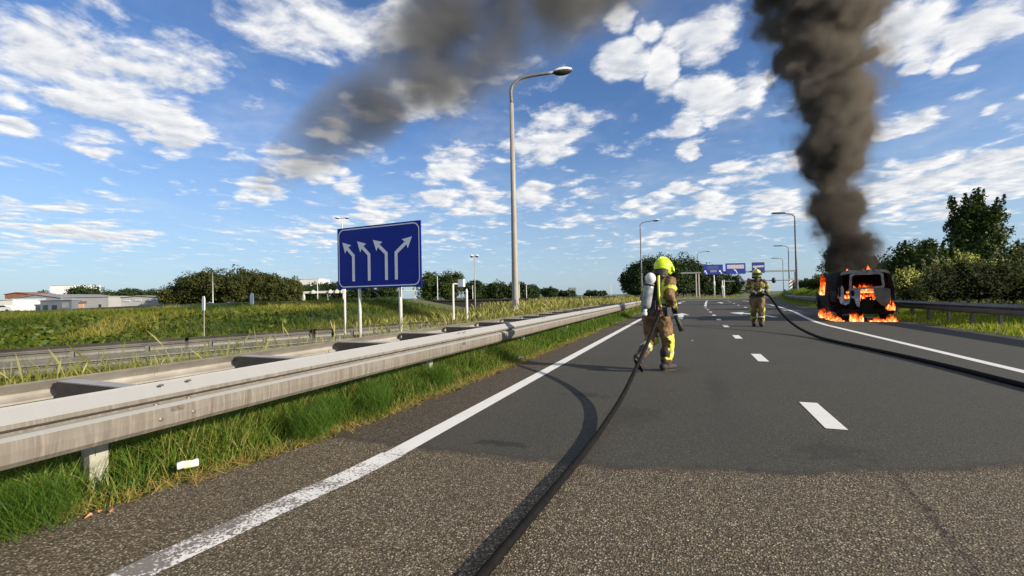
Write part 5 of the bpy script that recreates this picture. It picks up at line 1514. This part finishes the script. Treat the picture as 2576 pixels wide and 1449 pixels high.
# ---------------------------------------------------------------- people
def fused(name, caps, voxel, m_, parent, smooth_it=3, fold=0.0):
    """one continuous skin over tapered capsules: (p0, p1, r0, r1[, squash matrix])"""
    mb = MB()
    for cpt in caps:
        p0, p1, r0, r1 = Vector(cpt[0]), Vector(cpt[1]), cpt[2], cpt[3]
        if (p1 - p0).length < 1e-5:
            sc = cpt[4] if len(cpt) > 4 else (1, 1, 1)
            mb.ell(p0, (r0 * sc[0], r0 * sc[1], r0 * sc[2]), 14, 10); continue
        d_ = (p1 - p0).normalized()
        pts_ = [p0 - d_ * r0 * .98, p0 - d_ * r0 * .7, p0 - d_ * r0 * .3, p0, p0.lerp(p1, .5), p1, p1 + d_ * r1 * .3, p1 + d_ * r1 * .7, p1 + d_ * r1 * .98]
        rs_ = [r0 * .15, r0 * .71, r0 * .95, r0, (r0 + r1) / 2, r1, r1 * .95, r1 * .71, r1 * .15]
        mb.tube(pts_, rs_, 14)
    o = mb.build(name, m_, None)
    md = o.modifiers.new('r', 'REMESH'); md.mode = 'VOXEL'; md.voxel_size = voxel
    if smooth_it:
        ms = o.modifiers.new('s', 'SMOOTH'); ms.iterations = smooth_it; ms.factor = .5
    if fold:
        tx_ = bpy.data.textures.new('folds', 'CLOUDS'); tx_.noise_scale = 0.09; tx_.noise_depth = 2
        mdd = o.modifiers.new('d', 'DISPLACE'); mdd.texture = tx_; mdd.strength = fold; mdd.mid_level = .5; mdd.texture_coords = 'LOCAL'
    dg = bpy.context.evaluated_depsgraph_get(); dg.update()
    me = bpy.data.meshes.new_from_object(o.evaluated_get(dg))
    o.modifiers.clear(); old = o.data; o.data = me; bpy.data.meshes.remove(old)
    me.materials.clear(); me.materials.append(m_)
    me.polygons.foreach_set('use_smooth', [True] * len(me.polygons))
    o.parent = parent
    return o


def patch(name, body, pred, m_, off=0.006):
    """a strip of cloth or tape lying on the body where pred(centre, normal) holds"""
    me = body.data; keep = [p for p in me.polygons if pred(p.center, p.normal)]
    if not keep: return None
    idx = {}; V = []; Fc = []
    for p in keep:
        f_ = []
        for vi in p.vertices:
            if vi not in idx:
                idx[vi] = len(V); v = me.vertices[vi]; V.append(tuple(v.co + v.normal * off))
            f_.append(idx[vi])
        Fc.append(f_)
    nme = bpy.data.meshes.new(name); nme.from_pydata(V, [], Fc); nme.update()
    o = link(name, nme, m_, body.parent, True)
    return o


def seg_t(c, a, b_):
    a, b_ = Vector(a), Vector(b_); d_ = b_ - a
    t_ = (c - a).dot(d_) / d_.length_squared
    return t_, (c - (a + d_ * t_)).length


M_SUIT = noisy((0.055, 0.032, 0.014), (0.25, 0.145, 0.062), 4, 0.85, 0.5, 14)
M_YEL = noisy((0.46, 0.50, 0.035), (0.62, 0.66, 0.06), 5, 0.6)
M_SILV = noisy((0.44, 0.46, 0.44), (0.55, 0.56, 0.52), 9, 0.35)
M_BLK = noisy((0.008, 0.008, 0.009), (0.022, 0.021, 0.021), 12, 0.6, 0.4)
M_HELM = noisy((0.52, 0.68, 0.012), (0.60, 0.76, 0.03), 3, 0.3)
M_HELM2 = noisy((0.40, 0.44, 0.05), (0.52, 0.54, 0.10), 14, 0.4)
M_CYL = noisy((0.09, 0.10, 0.11), (0.34, 0.36, 0.38), 9, 0.35)
M_CYLW = noisy((0.52, 0.52, 0.53), (0.62, 0.62, 0.62), 6, 0.4)
M_REDP = noisy((0.45, 0.03, 0.04), (0.55, 0.06, 0.06), 6, 0.5)
M_SKIN = noisy((0.30, 0.17, 0.11), (0.36, 0.21, 0.14), 9, 0.5)
M_VISOR = noisy((0.02, 0.022, 0.025), (0.05, 0.05, 0.055), 5, 0.1)
M_BOOT = noisy((0.010, 0.009, 0.009), (0.03, 0.025, 0.022), 14, 0.7, 0.4)


def glove(parent, wrist, direc, palm_n, closed=0.8):
    """five-fingered glove; fingers curl towards palm_n"""
    w0 = Vector(wrist); d_ = Vector(direc).normalized(); n_ = Vector(palm_n); n_ = (n_ - d_ * n_.dot(d_)).normalized(); s_ = d_.cross(n_)
    caps = [(w0 - d_ * .05, w0 + d_ * .02, .043, .036)]
    for k in (-1, 0, 1): caps.append((w0 + d_ * .015 + s_ * .022 * k, w0 + d_ * .085 + s_ * .027 * k, .022, .020))
    for k, L in zip((-1.5, -.5, .5, 1.5), (.9, 1.05, 1.0, .78)):
        a = w0 + d_ * .085 + s_ * .021 * k
        b_ = a + (d_ * math.cos(closed) + n_ * math.sin(closed)) * .040 * L
        c = b_ + (d_ * math.cos(closed * 2.1) + n_ * math.sin(closed * 2.1)) * .030 * L
        e_ = c + (d_ * math.cos(closed * 2.9) + n_ * math.sin(closed * 2.9)) * .022 * L
        caps += [(a, b_, .0125, .012), (b_, c, .012, .011), (c, e_, .011, .010)]
    th0 = w0 + d_ * .03 - s_ * .036
    th1 = th0 + (-s_ * .6 + d_ * .5 + n_ * .5).normalized() * .042
    th2 = th1 + (d_ * .5 + n_ * .8 + s_ * .1).normalized() * .034
    caps += [(th0, th1, .016, .014), (th1, th2, .014, .012)]
    return fused('glove', caps, 0.0065, M_BLK, parent, 1)


def boot(parent, ankle, toe_dir, pitch, name='boot'):
    """toe_dir horizontal unit; pitch > 0 raises the heel"""
    a = Vector(ankle); h = Vector(toe_dir).normalized(); up = Vector((0, 0, 1)); s_ = h.cross(up)
    f_ = h * math.cos(pitch) - up * math.sin(pitch); u_ = up * math.cos(pitch) + h * math.sin(pitch)
    sole = a - u_ * .085
    caps = [(a + u_ * .19, a + u_ * .02, .088, .068), (sole + u_ * .055 - f_ * .06, sole + u_ * .055 + f_ * .03, .058, .060), (sole + u_ * .05 + f_ * .03, sole + u_ * .045 + f_ * .165, .060, .050)]
    o = fused(name, caps, .014, M_BOOT, parent, 2)
    out = []
    for k in range(14):
        t_ = 2 * math.pi * k / 14; out.append((.052 * math.cos(t_) * (1 if math.sin(t_) > 0 else .88), .06 + .150 * math.sin(t_)))
    mb = MB(); mb.prism(out, sole - u_ * .012, s_, f_, u_, .022)
    so = mb.build('sole', M_BLK, None); so.parent = o
    return o


def helmet(parent, c, fwd, tilt, m_):
    c = Vector(c); f_ = Vector(fwd).normalized(); q = f_.to_track_quat('Y', 'Z') @ Quaternion((1, 0, 0), -tilt)
    mb = MB(); mb.ell(c, (.128, .158, .150), 20, 12, q, -.42, 1.0)
    mt = q.to_matrix()
    for k in range(7): # ridge
        pass
    mb.tube([c + mt @ Vector((0, -.150 * math.cos(a) , .152 * math.sin(a))) for a in np.linspace(.25, 2.8, 9)], .014, 6)
    sh = mb.build('helmet', m_, parent, True)
    md = MB(); md.ell(c + mt @ Vector((0, .012, -.02)), (.134, .165, .13), 20, 8, q, -.62, -.10); md.build('helmet_rim', m_, sh, True)
    vb = MB(); P_ = []
    for a in np.linspace(-1.15, 1.15, 9):
        P_.append((a, .0))
    vs = []
    for a in np.linspace(-1.2, 1.2, 11):
        for z, r_ in ((.035, .160), (-.02, .185), (-.045, .19)):
            vs.append(c + mt @ Vector((math.sin(a) * r_ * .82, math.cos(a) * r_ + .005, z)))
    fs = [(3 * i + k, 3 * i + k + 1, 3 * i + 4 + k, 3 * i + 3 + k) for i in range(10) for k in range(2)]
    vz = MB().add(vs, fs).build('visor', m_ if m_ is M_HELM else M_VISOR, sh, True)
    v2 = vz.modifiers.new('s', 'SOLIDIFY'); v2.thickness = .006
    # neck curtain
    nc = MB(); vs = []
    for a in np.linspace(1.5, 4.8, 12):
        for z, r_ in ((-.05, .128), (-.16, .135)): vs.append(c + mt @ Vector((math.sin(a) * r_, math.cos(a) * r_ * 1.05, z)))
    nco = nc.add(vs, [(2 * i, 2 * i + 1, 2 * i + 3, 2 * i + 2) for i in range(11)]).build('neck_flap', M_BLK, sh, True)
    return sh


def firefighter(loc, rz, J, label, hm, tank=True, scale=1.0, face=False, M_YEL=M_YEL):
    e = empty('person', loc, rz); tag(e, label, 'person', 'firefighters'); e.scale = (scale,) * 3
    V_ = {k: Vector(v) for k, v in J.items()}
    sp0, sp1, nk = V_['pelvis'], V_['chest'], V_['neck']
    caps = [(sp0 + Vector((-.07, 0, -.02)), sp0 + Vector((.07, 0, -.02)), .145, .145), (sp0, sp1, .150, .165), (sp1 + Vector((-.10, 0, .02)), sp1 + Vector((.10, 0, .02)), .135, .135),
            (sp1 + Vector((0, 0, .10)), nk, .11, .07), (nk, V_['head'], .066, .075), (V_['head'], V_['head'], .098, .098, (.85, 1.0, 1.2))]
    for s_ in 'LR':
        caps += [(sp1 + Vector((0, 0, .10)), V_['sh' + s_], .10, .088), (V_['sh' + s_], V_['el' + s_], .084, .068), (V_['el' + s_], V_['ha' + s_], .068, .052)]
        kn, an, hp_ = V_['kn' + s_], V_['an' + s_], V_['hp' + s_]
        caps += [(hp_, kn, .128, .092), (kn, kn.lerp(an, .85), .094, .082)]
    body = fused('body', caps, .016, M_SUIT, e, 2, .06)
    # reflective tapes
    for s_ in 'LR':
        kn, an, hp_ = V_['kn' + s_], V_['an' + s_], V_['hp' + s_]
        def band(a, b_, t0, t1, R_=.16):
            return lambda c, n_: (t0 < seg_t(c, a, b_)[0] < t1) and seg_t(c, a, b_)[1] < R_
        patch('leg_band', body, band(kn, an, .38, .56), M_YEL)
        patch('leg_band_silver', body, band(kn, an, .44, .50), M_SILV, .010)
        patch('sleeve_band', body, band(V_['el' + s_], V_['ha' + s_], .45, .72, .12), M_YEL)
        patch('sleeve_band_silver', body, band(V_['el' + s_], V_['ha' + s_], .54, .62, .12), M_SILV, .010)
        patch('arm_band', body, band(V_['sh' + s_], V_['el' + s_], .35, .55, .12), M_YEL)
        sg_ = 1 if s_ == 'R' else -1
        if s_ == 'R' or face: patch('side_stripe', body, (lambda c, n_, kn=kn, an=an, hp_=hp_, sg_=sg_: ((.80 < seg_t(c, hp_, kn)[0] and c.z > kn.z) or (0 <= seg_t(c, kn, an)[0] < .80 and c.z <= kn.z + .02)) and seg_t(c, kn, an)[1] < .2 and n_.x * sg_ > .62), M_YEL, .008)
    patch('jacket_band', body, lambda c, n_: sp0.z + .13 < c.z < sp0.z + .21 and abs(c.x) < .26 and seg_t(c, sp0, sp1)[1] < .24, M_YEL)
    patch('jacket_band_silver', body, lambda c, n_: sp0.z + .155 < c.z < sp0.z + .185 and abs(c.x) < .26 and seg_t(c, sp0, sp1)[1] < .24, M_SILV, .010)
    for xx in (-.12, .12):
        patch('braces_tape', body, lambda c, n_, xx=xx: abs(c.x - xx) < .028 and sp0.z + .2 < c.z < nk.z and abs(n_.y) > .3 and seg_t(c, sp0, nk)[1] < .26, M_YEL, .009)
    patch('waist_belt', body, lambda c, n_: sp0.z - .02 < c.z < sp0.z + .10 and seg_t(c, sp0 - Vector((0, 0, .1)), sp1)[1] < .25 and abs(c.x) < .27, M_BLK, .012)
    patch('collar', body, lambda c, n_: nk.z - .07 < c.z < nk.z + .02 and seg_t(c, sp1, nk)[1] < .16, M_BLK, .012)
    return e, body, V_


# nearer firefighter: seen from behind, walking towards the van
J1 = dict(pelvis=(0, -.02, .92), chest=(0, .11, 1.25), neck=(0, .19, 1.44), head=(0, .25, 1.57), shR=(.20, .12, 1.38), shL=(-.20, .14, 1.38), elR=(.27, -.02, 1.13), haR=(.21, .18, .985), elL=(-.26, .10, 1.12), haL=(-.06, .30, 1.02),
          hpR=(.10, .0, .86), hpL=(-.10, -.02, .86), knR=(.12, .13, .48), anR=(.115, .06, .10), knL=(-.11, .04, .48), anL=(-.11, -.31, .215))
e1, b1, V1 = firefighter((-.50, 7.28, 0), -R(28), J1, 'nearer firefighter walking away with air cylinder and bright yellow-green helmet, pulling the hose', M_HELM)
helmet(e1, (0.0, .255, 1.635), (.35, 1, 0), .30, M_HELM)
boot(e1, V1['anR'], (.25, 1, 0), 0.0); boot(e1, V1['anL'], (0, 1, 0), .85)
glove(e1, V1['haR'] + Vector((-.005, .02, -.01)), (-.15, .9, -.25), (-.7, 0, -.7), .75); glove(e1, V1['haL'], (.4, .8, .0), (0.2, 0, -1), .75)
# breathing apparatus
bp = MB().box((0, -.10, 1.17), (.26, .05, .52), rx=-.12).box((0, -.13, 1.02), (.20, .08, .14)).build('back_plate', M_BLK, e1)
ax0, ax1 = Vector((-.03, -.225, 1.02)), Vector((0.02, -.150, 1.46))
dd_ = (ax1 - ax0).normalized()
cy = MB().tube([ax0 - dd_ * .05, ax0 - dd_ * .03, ax0, ax0.lerp(ax1, .6), ax1 - dd_ * .1], [.03, .06, .076, .076, .076], 18).build('air_cylinder', M_CYL, e1, True)
MB().ell(ax1 - dd_ * .02, (.082, .082, .092), 16, 10).build('cylinder_cap', M_CYLW, cy, True)
MB().tube([ax1 - dd_ * .14, ax1 - dd_ * .11], .081, 18).tube([ax1 - dd_ * .125 + Vector((0, .08, 0)), ax1 - dd_ * .125 + Vector((.08, .12, 0))], .022, 8).build('cylinder_strap', M_BLK, cy, True)
MB().tube([ax0 - dd_ * .12, ax0 - dd_ * .05], [.028, .03], 10).box(ax0 - dd_ * .13, (.07, .05, .05)).build('cylinder_valve', M_CYLW, cy, True)
MB().tube(catmull([(.16, .02, 1.50), (.20, .17, 1.42), (.235, .22, 1.2), (.20, .18, 1.04), (.13, .14, .98)], 5), .009, 6).build('air_line', M_BLK, e1, True)
MB().tube(catmull([(.10, -.05, 1.48), (.13, -.115, 1.35), (.14, -.12, 1.15), (.15, -.1, 1.0)], 4), .018, 6).build('shoulder_strap', M_YEL, e1, True)
MB().box((.135, -.13, .92), (.035, .03, .13), ry=-.25).build('hip_torch', M_REDP, e1)
MB().box((.20, -.02, .93), (.09, .12, .13)).box((-.02, -.15, .93), (.20, .06, .12)).build('hip_pouch', M_BLK, e1)
MB().tube([(.24, .16, .86), (.27, .20, .74), (.30, .23, .62)], [.028, .034, .042], 10).build('spare_glove', M_BLK, e1, True)
nz = MB().tube([Vector((.10, .12, 1.0)), Vector((.18, .30, 1.01)), Vector((.22, .42, 1.0))], [.03, .028, .036], 12)
# branch pipe on the hose end, held in the right hand
o = MB().tube([(-.345, 7.36, 1.02), (-.28, 7.46, 1.03), (-.20, 7.60, 1.03)], [.026, .022, .034], 12).build('branch_pipe', M_BLK, None, True)
tag(o, 'black branch pipe nozzle in the gloves of the nearer firefighter', 'nozzle')

# farther firefighter: facing the camera, hose under his arm
J2 = dict(pelvis=(0, 0, .95), chest=(0, .03, 1.28), neck=(0, .05, 1.48), head=(0, .07, 1.62), shR=(.20, .02, 1.42), shL=(-.20, .02, 1.42), elR=(.29, -.02, 1.14), haR=(.12, .20, 1.08), elL=(-.30, .02, 1.16), haL=(-.24, .24, 1.10),
          hpR=(.10, 0, .88), hpL=(-.10, 0, .88), knR=(.12, .07, .49), anR=(.10, -.06, .115), knL=(-.10, .14, .50), anL=(-.085, .13, .10))
e2, b2, V2 = firefighter((2.16, 17.32, 0), R(180) + R(-4), J2, 'farther firefighter facing the camera in breathing mask and yellow helmet, holding the hose', M_HELM2, face=True, scale=1.08, M_YEL=noisy((0.22, 0.24, 0.03), (0.42, 0.44, 0.06), 9, 0.7))
helmet(e2, (0, .07, 1.68), (-.15, 1, 0), 0.05, M_HELM2)
boot(e2, V2['anR'], (.15, 1, 0), 0.1); boot(e2, V2['anL'], (-.1, 1, 0), 0.0)
glove(e2, V2['haR'], (-.7, .7, -.1), (0, -.3, -1), .8); glove(e2, V2['haL'], (-.3, .9, 0), (.5, -.2, -1), .8)
mk_ = fused('breathing_mask', [((0, .13, 1.625), (0, .15, 1.57), .075, .05), ((0, .19, 1.575), (0, .22, 1.565), .032, .028), ((-.05, .12, 1.61), (.05, .12, 1.61), .06, .06)], .012, M_BLK, e2, 2)
MB().ell((0, .175, 1.645), (.062, .04, .045), 12, 8).build('mask_lens', M_VISOR, mk_, True)
MB().tube(catmull([(0, .22, 1.56), (.08, .20, 1.45), (.13, .14, 1.30)], 5), .013, 6).build('air_line', M_BLK, e2, True)
MB().tube(catmull([(-.18, .16, 1.42), (-.28, .2, 1.32), (-.27, .22, 1.18), (-.2, .2, 1.12)], 5), .008, 6).build('lamp_cord', M_BLK, e2, True)
MB().box((0, -.16, 1.2), (.26, .06, .5)).build('back_plate', M_BLK, e2)
MB().tube([(0, -.25, 1.0), (0, -.25, 1.42)], .085, 14).build('air_cylinder', M_CYL, e2, True)
MB().box((0, .155, 1.17), (.16, .05, .10)).box((-.13, .13, 1.0), (.10, .08, .10)).build('chest_pouch', M_BLK, e2)

# ---------------------------------------------------------------- small things on the ground
cn = empty('drink_can', (-3.24, 2.0, 0.10), R(62))
tag(cn, 'crushed white drink can lying in the grass beside the asphalt', 'can')
MB().tube([(-.062, 0, 0), (-.058, 0, 0), (-.03, 0, .004), (.02, 0, -.003), (.056, 0, 0), (.06, 0, 0)], [.024, .031, .030, .028, .031, .024], 16, flat=.85).build('body', noisy((0.70, 0.68, 0.58), (0.80, 0.78, 0.72), 18, .35), cn, True)
MB().tube([(-.022, 0, .0), (.014, 0, -.001)], .0318, 16, False, flat=.85).build('print', noisy((0.62, 0.50, 0.10), (0.75, 0.72, 0.6), 60, .4), cn, True)
o = fused('paper_scrap', [((-.04, 0, .03), (.03, .01, .035), .03, .025), ((.02, 0, .04), (.06, -.02, .05), .022, .012), ((-.05, .01, .02), (-.07, .02, .015), .02, .012)], .012, noisy((.68, .70, .70), (.78, .79, .79), 12, .7), None, 1, .02)
o.location = (-3.0, 7.86, 0.0); tag(o, 'crumpled white paper scrap at the edge of the grass by the shadow of the hose', 'litter')
mb = MB()
for k in range(5):
    mb.add([(.05 * k + random.uniform(-.02, .02), random.uniform(-.03, .03), .006 + random.uniform(0, .02)) for _ in range(4)], [(0, 1, 2), (0, 2, 3)])
o = mb.build('dead_leaf', noisy((.50, .20, .08), (.6, .3, .12), 20, .8)); o.location = (-3.24, 1.35, .004); o.rotation_euler = (0, 0, 1.0)
tag(o, 'orange-brown dead leaf at the near edge of the asphalt', 'leaf')
o = MB().add([(0, 0, .004), (.05, .01, .012), (.06, .09, .02), (.01, .11, .006)], [(0, 1, 2, 3)]).build('paper_scrap', M_CYLW); o.location = (0.0, 11.9, 0)
tag(o, 'tiny white scrap lying in the left lane right of the nearer firefighter', 'litter')

# text objects become meshes
for o in [o for o in list(COL.objects) if o.type == 'FONT']:
    dg = bpy.context.evaluated_depsgraph_get()
    me = bpy.data.meshes.new_from_object(o.evaluated_get(dg))
    n_ = bpy.data.objects.new(o.name, me); n_.parent = o.parent; n_.location = o.location; n_.rotation_euler = o.rotation_euler
    nm = o.name; bpy.data.objects.remove(o); n_.name = nm; COL.objects.link(n_)
bpy.context.view_layer.update()
